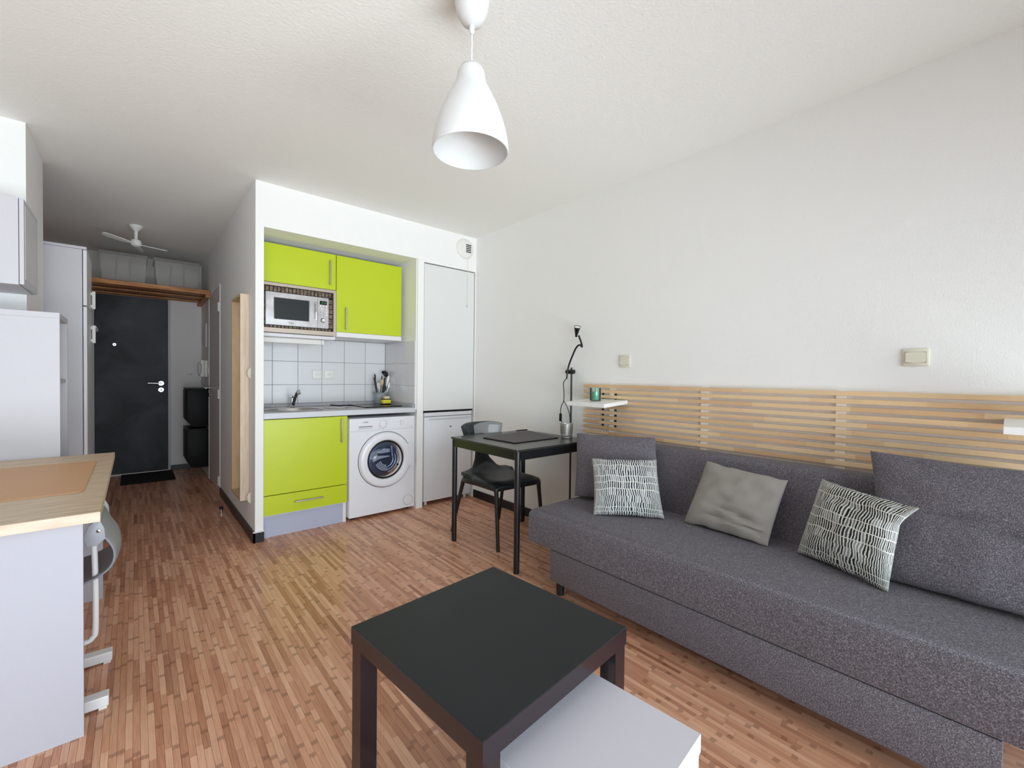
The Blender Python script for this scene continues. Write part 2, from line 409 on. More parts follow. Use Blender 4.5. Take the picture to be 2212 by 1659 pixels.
struct(obj('wall_end', b, grey_wall_m), 'pale grey wall around the entrance door')
# kitchen wall: header above the niche, pillar between washing machine and fridge, panels
b = B().box(.70, XR, YK, YB, 2.262, CEIL).box(1.93, 1.992, YK, YB, 0, 2.262).box(1.992, XR, YK+.12, YB, 2.2455, 2.262).box(2.565, XR, YK+.0, YB, 0, 2.262)
b.box(1.992, 2.565, YK, YK+.06, 2.2455, 2.262)
struct(obj('wall_kitchen', b, wall_m), 'white wall framing the kitchen niche')
nb = struct(obj('wall_niche_back', B().box(.70, XR, YB+.003, YB+.1, 0, CEIL), grout_m), 'back of the kitchen niche with white square tiles')
ns = struct(obj('wall_niche_side', B().box(1.921, 1.93, YK+.015, YB, .9, 2.262), [wall_m]), 'side of the kitchen niche with white tiles')
def tile(parent, axis, a0, a1, z0, z1, pos):
    g = .0016; t = .006
    if axis == 'Y': bb = B().box(a0+g, a1-g, pos-t, pos+.003, z0+g, z1-g, .0012, 1)
    else: bb = B().box(pos-t, pos+.001, a0+g, a1-g, z0+g, z1-g, .0012, 1)
    obj('tile', bb, tile_m, parent)
tz = [.952, 1.117, 1.323, 1.529]
tx = [.70, .891, 1.095, 1.300, 1.504, 1.708, 1.914]
for i in range(6):
    for j in range(3): tile(nb, 'Y', tx[i], tx[i+1], tz[j], tz[j+1], YB)
ty = [YK+.02, 3.745, 3.955, YB-.006]
for i in range(3):
    for j in range(3): tile(ns, 'X', ty[i], ty[i+1], tz[j], tz[j+1], 1.921)
# rear wall with an assumed big window, widened for light, unseen behind the camera
WX0, WX1 = -1.9, 2.48
b = B().box(XL, WX0, YR-.1, YR, 0, CEIL).box(WX1, XR, YR-.1, YR, 0, CEIL).box(WX0, WX1, YR-.1, YR, 2.15, CEIL)
struct(obj('wall_rear', b, wall_m))
wm = (WX0+WX1)/2
w1 = struct(obj('assumed_window_1', B().box(WX0, WX1, YR-.08, YR-.02, 0, .05).box(WX0, WX1, YR-.08, YR-.02, 2.10, 2.15).box(WX0, WX0+.05, YR-.08, YR-.02, .05, 2.10).box(WX1-.05, WX1, YR-.08, YR-.02, .05, 2.10).box(wm-.03, wm+.03, YR-.08, YR-.02, .05, 2.10), white_m))
obj('pane', B().box(WX0+.05, wm-.03, YR-.055, YR-.05, .05, 2.10), glass_m, w1); obj('pane', B().box(wm+.03, WX1-.05, YR-.055, YR-.05, .05, 2.10), glass_m, w1)
# skirting
struct(obj('baseboard_right', B().box(XR-.012, XR, YR, YK, 0, .075, .003), base_m))
struct(obj('baseboard_corridor', B().box(XC-.012, XC, YK-.012, DW0-.03, 0, .072).box(XC-.012, .703, YK-.012, YK, 0, .072), base_m))
struct(obj('trim_1', B().box(XC-.013, .704, YK-.013, YK, .072, .08), white_m))
struct(obj('baseboard_end', B().box(.337, XC, YE-.012, YE, 0, .06), base_m))

# entrance door
d = struct(obj('door_1', B().box(-.345, .31, YE-.005, YE+.04, .01, 2.10, .004), chalk_m), 'black chalk-smeared entrance door')
obj('door_frame', B().box(-.372, -.346, YE-.02, YE+.09, 0, 2.13).box(.311, .335, YE-.02, YE+.09, 0, 2.13).box(-.346, .311, YE-.02, YE+.09, 2.102, 2.13), M('grey_blue_frame', (190, 192, 196), .4), d)
hd = obj('door_handle', B().cyl((.244, YE-.02, 1.079), (.244, YE-.004, 1.079), .027).cyl((.244, YE-.06, 1.079), (.244, YE-.02, 1.079), .009).cyl((.25, YE-.06, 1.079), (.118, YE-.06, 1.082), .0095), chrome_m, d, smooth=True)
lk = obj('lock', B().cyl((.244, YE-.016, 1.0), (.244, YE-.004, 1.0), .026), chrome_m, d, smooth=True); obj('keyhole', B().cyl((.244, YE-.018, 1.0), (.244, YE-.0155, 1.0), .008), dark_gap_m, lk)
ph = obj('peephole', B().lathe([(.006, -.014), (.016, -.014), (.02, -.008), (.02, -.004)], (-.177, YE, 1.53), 20, 'Y'), chrome_m, d, smooth=True); obj('lens', B().cyl((-.177, YE-.012, 1.53), (-.177, YE-.0105, 1.53), .007), glass_black_m, ph)
# bathroom door in the corridor wall
d = struct(obj('door_2', B().box(XC-.002, XC+.038, DW0+.03, DW1-.012, .012, DWH-.02, .002), door_grey_m), 'grey bathroom door in the corridor wall')
obj('door_frame', B().box(XC-.008, .70, DW0, DW0+.027, 0, DWH).box(XC-.008, .70, DW1-.011, DW1, 0, DWH).box(XC-.004, .70, DW0+.027, DW1-.011, DWH-.012, DWH), white_m, d)
for z in (1.875, 1.0, .127): obj('hinge', B().cyl((XC-.010, DW0+.03, z-.045), (XC-.010, DW0+.03, z+.045), .011, n=12).box(XC-.006, XC-.001, DW0+.005, DW0+.055, z-.04, z+.04), plastic_m, d)
obj('door_handle', B().cyl((XC-.002, 5.94, 1.045), (XC-.014, 5.94, 1.045), .026).cyl((XC-.014, 5.94, 1.045), (XC-.055, 5.94, 1.045), .009).cyl((XC-.055, 5.95, 1.045), (XC-.055, 5.82, 1.045), .0095), chrome_m, d, smooth=True)
obj('lock', B().cyl((XC-.002, 5.94, .965), (XC-.016, 5.94, .965), .022), chrome_m, d, smooth=True)

# ------------------------------------------------------------------ kitchen
def bar_handle(parent, p0, p1, out=.028):
    """slim bar handle standing off in -y"""
    a, c = Vector(p0), Vector(p1); d = (c-a).normalized()
    bb = B()
    if abs(d.z) > .5: bb.box(a.x-.006, a.x+.006, a.y-out, a.y-out+.01, a.z, c.z, .002, 1)
    else: bb.box(a.x, c.x, a.y-out, a.y-out+.01, a.z-.006, a.z+.006, .002, 1)
    for q in (a+d*.015, c-d*.015): bb.cyl((q.x, q.y, q.z), (q.x, q.y-out+.004, q.z), .004, n=8)
    return obj('handle', bb, steel_m, parent, smooth=True)
YF = 3.55
t = thing('base_cabinet', 'lime green base cabinet with door and low drawer under the sink', 'cabinet', (1.0, 3.85, 0))
obj('body', B().box(.703, .721, YF+.022, YB-.01, .16, .875).box(1.294, 1.312, YF+.022, YB-.01, .16, .875).box(.721, 1.294, YF+.022, YB-.01, .16, .178).box(.721, 1.294, YB-.022, YB-.01, .178, .875), white_m, t)
dr = obj('door', B().box(.704, 1.310, YF, YF+.019, .318, .874, .0015, 1), lime_m, t); bar_handle(dr, (1.259, YF, .665), (1.259, YF, .855))
dr = obj('drawer', B().box(.704, 1.310, YF, YF+.019, .170, .313, .0015, 1), lime_m, t); bar_handle(dr, (.909, YF, .248), (1.118, YF, .248))
obj('plinth', B().box(.703, 1.285, YF+.035, YF+.05, 0, .158), plinth_m, t)
obj('end_panel', B().box(1.286, 1.312, YF+.03, YB-.02, 0, .16), white_m, t)
# worktop with a round sink cut-out
def holed_slab(x0, x1, y0, y1, z0, z1, cx, cy, r, n=48):
    bb = B(); bm = bb.bm; rings = {}
    angs = sorted([2*math.pi*i/n for i in range(n)] + [math.atan2(y-cy, x-cx) % (2*math.pi) for x in (x0, x1) for y in (y0, y1)])
    for z in (z0, z1):
        I, O = [], []
        for a in angs:
            c, s_ = math.cos(a), math.sin(a)
            k = min([((x1-cx)/c if c > 1e-9 else (x0-cx)/c if c < -1e-9 else 1e9), ((y1-cy)/s_ if s_ > 1e-9 else (y0-cy)/s_ if s_ < -1e-9 else 1e9)])
            I.append(bm.verts.new((cx+r*c, cy+r*s_, z))); O.append(bm.verts.new((cx+k*c, cy+k*s_, z)))
        rings[z] = (I, O)
    m = len(angs)
    for i in range(m):
        j = (i+1) % m
        for z in (z0, z1):
            I, O = rings[z]; bm.faces.new((I[i], O[i], O[j], I[j]))
        bm.faces.new((rings[z0][0][i], rings[z1][0][i], rings[z1][0][j], rings[z0][0][j]))
        bm.faces.new((rings[z0][1][i], rings[z1][1][i], rings[z1][1][j], rings[z0][1][j]))
    return bb
WT = .922; SX, SY, SR = .985, 3.845, .20
wt = thing('worktop', 'grey speckled kitchen worktop with low upstand', 'worktop', (1.3, 3.85, .878))
obj('slab', holed_slab(.703, 1.918, YF-.012, YB-.008, WT-.042, WT, SX, SY, SR), worktop_m, wt)
obj('edge_band', B().box(.703, 1.918, YF-.0145, YF-.0125, WT-.041, WT-.001), M('pale_edge_band', (205, 208, 214), .4), wt)
obj('upstand', B().box(.703, 1.916, YB-.024, YB-.008, WT+.0005, .951, .003).box(1.900, 1.914, YF+.01, YB-.025, WT+.0005, .951, .003), worktop_m, wt)
t = thing('sink', 'round stainless steel sink with drainer set in the worktop', 'sink', (SX, SY, .8))
obj('bowl', B().lathe([(SR+.025, .923), (SR+.022, .929), (SR+.008, .929), (SR-.006, .922), (SR-.012, .90), (SR-.02, .83), (SR-.06, .80), (.03, .792), (.001, .792)], (SX, SY, 0), 40), steel_m, t, smooth=True)
obj('drain', B().lathe([(.03, .7935), (.022, .7965), (.001, .7945)], (SX, SY, 0), 20), chrome_m, t, smooth=True)
obj('drainer', B().lathe([(.10, .9235), (.098, .9275), (.085, .9275), (.075, .9245), (.001, .9235)], (1.325, SY, 0), 32), steel_m, t, smooth=True)
t = thing('faucet', 'chrome mixer tap leaning over the sink', 'tap', (1.03, 4.10, WT))
fx, fy = 1.035, 4.10
obj('body', B().lathe([(.027, WT+.001), (.027, WT+.008), (.021, WT+.012), (.02, WT+.075), (.018, WT+.085)], (fx, fy, 0), 20, cap1=True), chrome_m, t, smooth=True)
sp = obj('spout', B().tube([(fx+.002, fy-.012, WT+.02), (fx+.004, fy-.05, WT+.07), (fx+.010, fy-.11, WT+.132), (fx+.012, fy-.135, WT+.140)], .0125, 14), M('dark_chrome', (120, 120, 118), .15, 1), t, smooth=True)
obj('aerator', B().cyl((fx+.012, fy-.130, WT+.150), (fx+.014, fy-.148, WT+.122), .014), chrome_m, sp, smooth=True)
obj('lever', B().box(fx-.022, fx+.022, fy-.02, fy+.02, WT+.086, WT+.100, .004).box(fx-.032, fx-.012, fy-.06, fy+.0, WT+.094, WT+.102, .003), chrome_m, t, smooth=True)
# hob
t = thing('ceramic_hob', 'small black glass hob plate on the worktop', 'hob', (1.69, 3.88, WT))
obj('glass_plate', B().box(1.518, 1.862, 3.69, 4.09, WT+.0005, WT+.010, .002), glass_black_m, t)
ringm = M('hob_ring_print', (90, 90, 92), .2)
for cy in (3.79, 3.985): obj('heating_zone', B().lathe([(.075, 0), (.078, .0004), (.081, 0)], (1.69, cy, WT+.0104), 36), ringm, t)
tag(obj('power_cord', B().tube([(1.515, 3.99, WT+.006), (1.45, 4.03, WT+.006), (1.41, 4.0, WT+.006), (1.385, 4.07, WT+.006), (1.37, 4.135, WT+.006)], .005, 8), rubber_m, smooth=True), 'short black cord lying between the sink and the hob', 'cord')
# microwave and upper cabinets
YU = 3.76
t = thing('microwave_cabinet', 'lime green upper cabinet above the built-in microwave', 'cabinet', (1.0, 3.95, 1.505))
obj('body', B().box(.703, 1.286, YU+.022, YB-.008, 1.905, 2.222).box(.703, .715, YU+.022, YB-.008, 1.505, 1.905).box(1.274, 1.286, YU+.022, YB-.008, 1.505, 1.905).box(.715, 1.274, YU+.022, YB-.008, 1.505, 1.53).box(.715, 1.274, YB-.02, YB-.008, 1.53, 1.905), white_m, t)
dr = obj('door', B().box(.704, 1.284, YU, YU+.019, 1.922, 2.219, .0015, 1), lime_m, t); bar_handle(dr, (1.232, YU, 1.958), (1.232, YU, 2.162))
t = thing('wall_cabinet', 'lime green upper cabinet with white bottom strip right of the microwave', 'cabinet', (1.59, 3.95, 1.53))
obj('body', B().box(1.290, 1.886, YU+.022, YB-.008, 1.532, 2.222), white_m, t)
dr = obj('door', B().box(1.290, 1.885, YU, YU+.019, 1.574, 2.219, .0015, 1), lime_m, t); bar_handle(dr, (1.364, YU, 1.593), (1.364, YU, 1.787))
obj('light_rail', B().box(1.290, 1.885, YU-.002, YU+.021, 1.532, 1.572, .001, 1), white_m, t)
t = thing('microwave', 'built-in steel microwave in a taupe trim frame', 'microwave', (.99, 3.9, 1.532))
def frame(bb, x0, x1, z0, z1, w, y0, y1, wb=None):
    wb = wb or w
    return bb.box(x0, x1, y0, y1, z1-w, z1).box(x0, x1, y0, y1, z0, z0+wb).box(x0, x0+w, y0, y1, z0+wb, z1-w).box(x1-w, x1, y0, y1, z0+wb, z1-w)
tf = obj('trim_frame', frame(B(), .704, 1.284, 1.534, 1.915, .022, YU-.012, YU+.020, .034), taupe_m, t)
obj('vent_back', B().box(.726, 1.262, YU+.02, YU+.028, 1.568, 1.893), dark_gap_m, t)
k = 0
x = .729
while x < 1.250:
    for z0 in (1.849, 1.571): obj('vent_slat', B().box(x, x+.0245, YU+.0, YU+.02, z0, z0+(.040 if z0 > 1.8 else .017), .002, 1), vent_m, tf)
    x += .0275
z = 1.595
while z < 1.83:
    for x0 in (.729, 1.227): obj('vent_slat', B().box(x0 if x0 > 1 else x0, x0+(.032 if x0 > 1 else .022), YU+.0, YU+.02, z, z+.037, .002, 1), vent_m, tf)
    z += .0405
obj('body', B().box(.755, 1.222, YU+.005, 4.08, 1.592, 1.845), mw_m, t)
yf = YU-.014
md = obj('oven_door', frame(B(), .757, 1.133, 1.594, 1.843, .040, yf, YU+.004).box(.797, .812, yf, YU+.004, 1.634, 1.803).box(1.068, 1.093, yf, YU+.004, 1.634, 1.803), mw_m, t)
obj('door_window', B().box(.812, 1.068, yf+.003, YU+.002, 1.636, 1.802), M('dark_microwave_window', (42, 46, 48), .35, spec=.25), md)
obj('window_surround', frame(B(), .809, 1.071, 1.633, 1.806, .004, yf-.002, yf+.004), chrome_m, md)
obj('handle', B().box(1.112, 1.120, yf-.03, yf-.018, 1.65, 1.80, .003).cyl((1.116, yf-.02, 1.66), (1.116, yf, 1.66), .004, n=8).cyl((1.116, yf-.02, 1.79), (1.116, yf, 1.79), .004, n=8), chrome_m, md, smooth=True)
text_obj('brand_lettering', 'Teka', .020, black_m, md, (.935, yf-.0005, 1.613), (1, 0, 0), (0, 0, 1))
cp = obj('control_panel', B().box(1.135, 1.221, yf, YU+.004, 1.594, 1.843), mw_m, t)
ds = obj('display', B().box(1.150, 1.206, yf-.002, yf, 1.786, 1.815), glass_black_m, cp)
bb = B()
for dx in (.012, .022, .034, .044):
    bb.box(1.150+dx, 1.150+dx+.005, yf-.0026, yf-.002, 1.795, 1.806)
obj('display_digits', bb, led_m, ds)
for bx, bz in ((1.155, 1.772), (1.178, 1.772), (1.202, 1.772), (1.202, 1.748), (1.202, 1.725), (1.202, 1.702), (1.166, 1.748)):
    obj('button', B().cyl((bx, yf-.004, bz), (bx, yf, bz), .006, n=14), plastic_m, cp, smooth=True)
obj('knob', B().lathe([(.001, -.018), (.012, -.018), (.0135, -.014), (.0145, 0)], (1.177, yf, 1.657), 24, 'Y'), plastic_m, cp, smooth=True)
obj('knob_ring', B().lathe([(.0146, -.001), (.019, -.001), (.019, 0)], (1.177, yf, 1.657), 24, 'Y'), dark_gap_m, cp)
bb = B()
for i in range(5):
    for x in (1.150, 1.173): bb.box(x, x+.011, yf-.0005, yf, 1.690+i*.009, 1.693+i*.009)
obj('printed_marks', bb, grey_plastic_m, cp)
tag(obj('under_cabinet_light', B().box(.74, 1.205, 3.872, 3.925, 1.462, 1.504, .006).box(1.206, 1.228, 3.874, 3.923, 1.464, 1.504, .003), plastic_m), 'white strip light fixed under the microwave cabinet', 'strip light')
# sockets
for i, sx in enumerate((1.256, 1.362)):
    t = thing('wall_socket', ('left' if i == 0 else 'right')+' white power socket of the pair on the kitchen tiles', 'socket', (sx, YB-.006, 1.21), 'kitchen sockets')
    y0 = YB-.0065
    obj('plate', B().box(sx-.04, sx+.04, y0-.010, y0, 1.17, 1.25, .006), plastic_m, t, smooth=True)
    rc = obj('recess_ring', B().lathe([(.0225, -.010), (.0225, -.0125), (.0195, -.0125), (.019, -.0103), (.001, -.0103)], (sx, y0, 1.21), 24, 'Y'), plastic_m, t, smooth=True)
    for q in (-.0095, .0095): obj('pin_hole', B().cyl((sx+q, y0-.0108, 1.207), (sx+q, y0-.0100, 1.207), .003, n=10), dark_gap_m, rc)
    obj('earth_pin', B().cyl((sx, y0-.016, 1.221), (sx, y0-.010, 1.221), .0026, n=10), steel_m, rc)
# utensil pot and utensils
PX, PY = 1.822, 4.068; PZ = WT+.011
t = tag(obj('utensil_pot', B().lathe([(.001, PZ), (.048, PZ), (.05, PZ+.004), (.057, PZ+.085), (.066, PZ+.098), (.078, PZ+.106), (.076, PZ+.108), (.064, PZ+.101), (.053, PZ+.088), (.046, PZ+.008), (.001, PZ+.008)], (PX, PY, 0), 32), potgrey_m, smooth=True), 'pale grey pot full of cooking utensils beside the hob', 'pot')
def stick(name, label, cat, base, tip, r, mat, head=None, hmat=None):
    base, tip = Vector(base), Vector(tip); t = thing(name, label, cat, base)
    obj('handle', B().tube([base, tip], r, 10, 0), mat, t, smooth=True)
    if head: obj('head', head(base, tip), hmat or mat, t, smooth=True)
    return t
U = lambda dx, dy, dz: (PX+dx*(1.25 if dx < 0 else 1.05), PY+dy, PZ+.012+(dz-.012)*1.35)
def blade(w, l, th=.0012):
    w, l = w*1.25, l*1.3
    def f(a, c):
        d = (c-a).normalized(); s = d.cross(Vector((0, 1, 0))).normalized(); bb = B(); n = d.cross(s)
        o = [(-w*.35, 0), (-w, l*.45), (-w*.9, l*.85), (0, l), (w*.9, l*.85), (w, l*.45), (w*.35, 0)]
        A = [bb.bm.verts.new(c+s*p+d*q+n*th) for p, q in o]; C = [bb.bm.verts.new(c+s*p+d*q-n*th) for p, q in o]
        bb.bm.faces.new(A); bb.bm.faces.new(C[::-1])
        for i in range(len(o)): bb.bm.faces.new((A[i], C[i], C[(i+1) % len(o)], A[(i+1) % len(o)]))
        return bb
    return f
def ladle_head(a, c):
    bb = B(); q = c+Vector((.022, -.01, .014)); pr = []
    for i in range(9):
        a_ = math.pi/2*i/8; pr.append((.036*math.sin(a_)+.0005, -.036*math.cos(a_)))
    bb.lathe(pr, (0, 0, 0), 24); inner = [(r*.93, z*.93) for r, z in pr]; bb.lathe(inner, (0, 0, 0), 24)
    bb.rot(math.radians(-128), (0, 0, 0), 'Y'); bmesh.ops.translate(bb.bm, verts=bb.bm.verts, vec=q); return bb
stick('ladle', 'black plastic ladle standing tallest in the pot', 'ladle', U(.004, .01, .012), U(.022, .022, .205), .0045, plastic_black_m, ladle_head)
stick('serving_tongs', 'black scissor-shaped tongs at the back of the pot', 'tongs', U(-.012, .02, .012), U(-.030, .03, .17), .005, plastic_black_m, blade(.007, .05))
stick('knife', 'black-handled knife leaning to the left rim of the pot', 'knife', U(-.02, -.016, .012), U(-.058, -.012, .19), .007, plastic_black_m)
stick('knife', 'black-handled knife leaning to the right behind the white spatula', 'knife', U(.018, .024, .012), U(.058, .03, .19), .0075, plastic_black_m)
white_ut = M('white_nylon', (240, 240, 236), .4)
stick('spatula', 'long white spatula leaning out to the right', 'spatula', U(.012, -.02, .012), U(.052, -.024, .14), .005, white_ut, blade(.009, .07))
stick('serving_fork', 'short white fork leaning furthest to the right', 'fork', U(.024, -.006, .012), U(.076, -.004, .115), .005, white_ut, blade(.012, .05))
stick('wooden_spoon', 'pale wooden spoon in the middle of the pot', 'spoon', U(.0, .0, .012), U(.012, .0, .13), .005, oak_in_m, blade(.014, .05, .003))
stick('whisk', 'steel whisk at the front of the pot', 'whisk', U(-.008, -.03, .012), U(-.024, -.036, .10), .005, steel_m, blade(.014, .06, .008))
stick('slotted_turner', 'black slotted turner low in the pot', 'turner', U(.006, -.034, .012), U(.014, -.044, .085), .005, plastic_black_m, blade(.017, .055))
# sponges
t = thing('scouring_sponge', 'yellow sponge with black scouring layer on the hob', 'sponge', (1.80, 3.93, WT+.011))
obj('foam', B().box(1.775, 1.855, 3.90, 3.955, WT+.018, WT+.056, .005), yellow_m, t, smooth=True)
obj('scourer', B().box(1.774, 1.856, 3.899, 3.956, WT+.011, WT+.018, .002).box(1.774, 1.856, 3.899, 3.956, WT+.056, WT+.062, .002), rubber_m, t)
tag(obj('sponge', B().box(1.793, 1.846, 3.905, 3.950, WT+.0625, WT+.087, .006), beige_m, smooth=True), 'small beige sponge stacked on the yellow one', 'sponge')

# washing machine
t = thing('washing_machine', 'white front-loading washing machine under the worktop', 'washing machine', (1.625, 3.85, 0))
wx0, wx1, wy = 1.325, 1.922, 3.55
obj('body', B().box(wx0, wx1, wy+.006, YB-.04, .022, .848, .012), gloss_white_m, t, smooth=True)
for x in (wx0+.05, wx1-.05):
    for y in (wy+.06, YB-.1): obj('foot', B().cyl((x, y, 0), (x, y, .023), .02, n=12), rubber_m, t)
obj('front_panel', B().box(wx0+.003, wx1-.003, wy, wy+.008, .024, .735, .004), gloss_white_m, t)
pn = obj('control_panel', B().box(wx0+.003, wx1-.003, wy-.002, wy+.008, .738, .847, .005), gloss_white_m, t)
dw = obj('detergent_drawer', B().box(wx0+.008, wx0+.245, wy-.006, wy, .742, .838, .004), gloss_white_m, t)
obj('drawer_grip', B().box(wx0+.075, wx0+.195, wy-.009, wy-.005, .757, .783, .004), M('grip_shade', (205, 207, 214), .3), dw)
obj('grip_slot', B().box(wx0+.080, wx0+.190, wy-.0095, wy-.0085, .775, .780), M('slot_grey', (110, 112, 118), .5), dw)
obj('brand_mark', B().box(wx0+.11, wx0+.138, wy-.0068, wy-.006, .8125, .8155).box(wx0+.150, wx0+.160, wy-.0068, wy-.006, .8125, .8155).lathe([(.0045, -.0068), (.0068, -.0068), (.0068, -.006)], (wx0+.144, wy, .814), 16, 'Y'), black_m, dw)
kx, kz = 1.607, .792
kb = obj('programme_dial', B().lathe([(.001, -.022), (.026, -.022), (.029, -.018), (.031, -.002)], (kx, wy, kz), 32, 'Y'), gloss_white_m, t, smooth=True)
bb = B()
for i in range(18):
    a = 2*math.pi*i/18; cx, cz = kx+.043*math.cos(a), kz+.043*math.sin(a); r = .0022 if i % 2 else .0032
    bb.cyl((cx, wy-.0032, cz), (cx, wy-.002, cz), r, n=8)
obj('dial_marks', bb, M('mark_grey', (90, 90, 96), .5), t)
bb = B()
for i in range(5):
    for x, w in ((1.775, .012), (1.802, .005)): bb.box(x, x+w, wy-.0028, wy-.002, .776+i*.009, .779+i*.009)
bb.box(1.872, 1.895, wy-.0028, wy-.002, .752, .7545)
obj('printed_marks', bb, M('print_grey', (150, 150, 158), .5), t)
for x in (1.785, 1.845): obj('button', B().cyl((x, wy-.006, .768), (x, wy-.002, .768), .006, n=14), plastic_m, t)
cx, cz = 1.640, .482
rd = obj('porthole_door', B().lathe([(.238, .002), (.238, -.008), (.226, -.028), (.205, -.036), (.175, -.030), (.168, -.020), (.166, .0)], (cx, wy, cz), 56, 'Y'), gloss_white_m, t, smooth=True)
obj('door_groove', B().lathe([(.239, -.0015), (.243, -.0015), (.243, .0)], (cx, wy, cz), 56, 'Y'), M('groove_grey', (70, 72, 80), .6), rd)
obj('gasket', B().lathe([(.166, -.004), (.152, -.010), (.146, 0), (.146, .03)], (cx, wy, cz), 48, 'Y'), rubber_m, rd, smooth=True)
obj('glass_bowl', B().lathe([(.152, -.006), (.145, -.012), (.08, -.022), (.001, -.024)], (cx, wy, cz), 48, 'Y'), porthole_m, rd, smooth=True)
dm = obj('drum', B().lathe([(.150, -.001), (.153, -.003), (.143, -.0055), (.10, -.0035), (.06, -.0025), (.001, -.0022)], (cx, wy, cz), 48, 'Y'), M('drum_steel', (96, 104, 126), .35, .9), t, smooth=True)
bb = B()
for j, rr in enumerate((.050, .064, .078, .092)):
    n = int(6+j*2)
    for i in range(n):
        a = math.radians(198+82*i/n) + j*.04
        x_, z_ = cx+rr*math.cos(a), cz+rr*math.sin(a)
        bb.cyl((x_, wy-.0085, z_), (x_, wy-.0045, z_), .0048, n=8)
o_ = obj('drum_holes', bb, M('drum_hole_light', (222, 228, 240), .4), dm); o_['kind'] = 'stuff'
bright_m = M('drum_highlight_steel', (214, 218, 228), .35, .5)  # paler copy of the drum steel, with the highlights put into its colour
for rr, a0, a1 in ((.066, -78, 12), (.090, -84, 26), (.112, -80, 34), (.128, -70, 40)):
    obj('drum_bright_arc', B().tube([(cx+rr*math.cos(math.radians(a0+(a1-a0)*k/7)), wy-.008, cz+rr*math.sin(math.radians(a0+(a1-a0)*k/7))) for k in range(8)], .0042, 8, 2), bright_m, dm, smooth=True)  # bright arcs inside the drum, their highlight built as pale tubes
obj('paddle_and_glint', B().prism([(cx-.125, cz+.018), (cx-.10, cz+.040), (cx+.035, cz+.030), (cx+.03, cz+.020), (cx-.06, cz+.012), (cx-.112, cz-.012)], 'Y', wy-.011, wy-.006).bevel(.002, 1), bright_m, dm)
obj('paddle_and_glint', B().prism([(cx-.085, cz+.066), (cx-.02, cz+.098), (cx+.038, cz+.088), (cx+.035, cz+.060), (cx-.05, cz+.055)], 'Y', wy-.011, wy-.006).bevel(.002, 1), bright_m, dm)  # pale plate standing in for a reflection in the porthole
obj('paddle_and_glint', B().prism([(cx+.046, cz+.112), (cx+.054, cz+.112), (cx+.066, cz+.02), (cx+.056, cz+.018)], 'Y', wy-.011, wy-.006), bright_m, dm)
hb = []
for i in range(13):
    a = math.radians(-24+48*i/12+6); hb.append((cx+.255*math.cos(a), cz+.255*math.sin(a)))
for i in range(13):
    a = math.radians(24-48*i/12+6); hb.append((cx+.220*math.cos(a), cz+.220*math.sin(a)))
obj('door_handle', B().prism(hb, 'Y', wy-.040, wy-.010), gloss_white_m, rd)
fl = obj('filter_cover', B().lathe([(.001, -.003), (.042, -.003), (.044, .0)], (1.855, wy, .092), 32, 'Y'), gloss_white_m, t, smooth=True)
obj('cover_ring', B().lathe([(.0442, -.001), (.0465, -.001), (.0465, 0)], (1.855, wy, .092), 32, 'Y'), M('ring_grey', (150, 152, 160), .5), fl)

# fridge
t = thing('under_counter_fridge', 'small white fridge below the tall cupboard door', 'fridge', (2.28, 3.85, 0))
fx0, fx1, fy0 = 2.012, 2.545, YK+.012
obj('body', B().box(fx0, fx1, fy0+.035, YB-.05, .035, .865, .004), fridge_m, t)
fd = obj('door', B().box(fx0, fx1, fy0, fy0+.032, .04, .826, .006), fridge_m, t, smooth=True)
obj('top_strip', B().box(fx0, fx1, fy0, fy0+.035, .832, .866, .004), fridge_m, t)
obj('grip', B().box(fx0+.05, fx1-.012, fy0-.003, fy0+.0, .795, .812, .0014, 1), M('grip_grey', (205, 208, 214), .4), fd)
obj('brand_mark', B().box(2.290, 2.304, fy0-.0012, fy0, .7205, .7315).box(2.309, 2.315, fy0-.0012, fy0, .7235, .7285), black_m, fd)
for x in (fx0+.045, fx1-.045): obj('foot', B().cyl((x, fy0+.05, 0), (x, fy0+.05, .036), .014, n=12), plastic_m, t)
tag(obj('cupboard_door', B().box(1.998, 2.556, YK+.004, YK+.022, .886, 2.236, .002, 1), M('white_cupboard', (222, 223, 221), .55)), 'tall flush white cupboard door above the small fridge', 'cupboard door')
struct(obj('wall_alcove', B().box(1.9925, 2.5645, YK+.03, YK+.04, .872, 2.245), dark_gap_m))
# extractor valve
vx, vz = 2.436, 2.452
t = thing('ventilation_valve', 'round white extractor vent with pull cord in the corner', 'vent', (vx, YK, vz-.1))
obj('cover', B().lathe([(.001, -.030), (.045, -.030), (.075, -.025), (.094, -.014), (.099, -.004), (.099, 0)], (vx, YK, vz), 40, 'Y'), plastic_m, t, smooth=True)
for i in range(5): obj('slot', B().box(vx-.006, vx+.052, YK-.0335, YK-.020, vz+.030-i*.017, vz+.038-i*.017), dark_gap_m, t)
obj('pull_cord', B().tube([(vx+.03, YK-.018, vz-.085), (vx+.03, YK-.02, 1.905)], .002, 6, 0), plastic_m, t)
obj('cord_ball', B().lathe([(.0005, -.012), (.008, -.009), (.012, 0), (.008, .009), (.0005, .012)], (vx+.03, YK-.02, 1.895), 16), plastic_m, t, smooth=True)

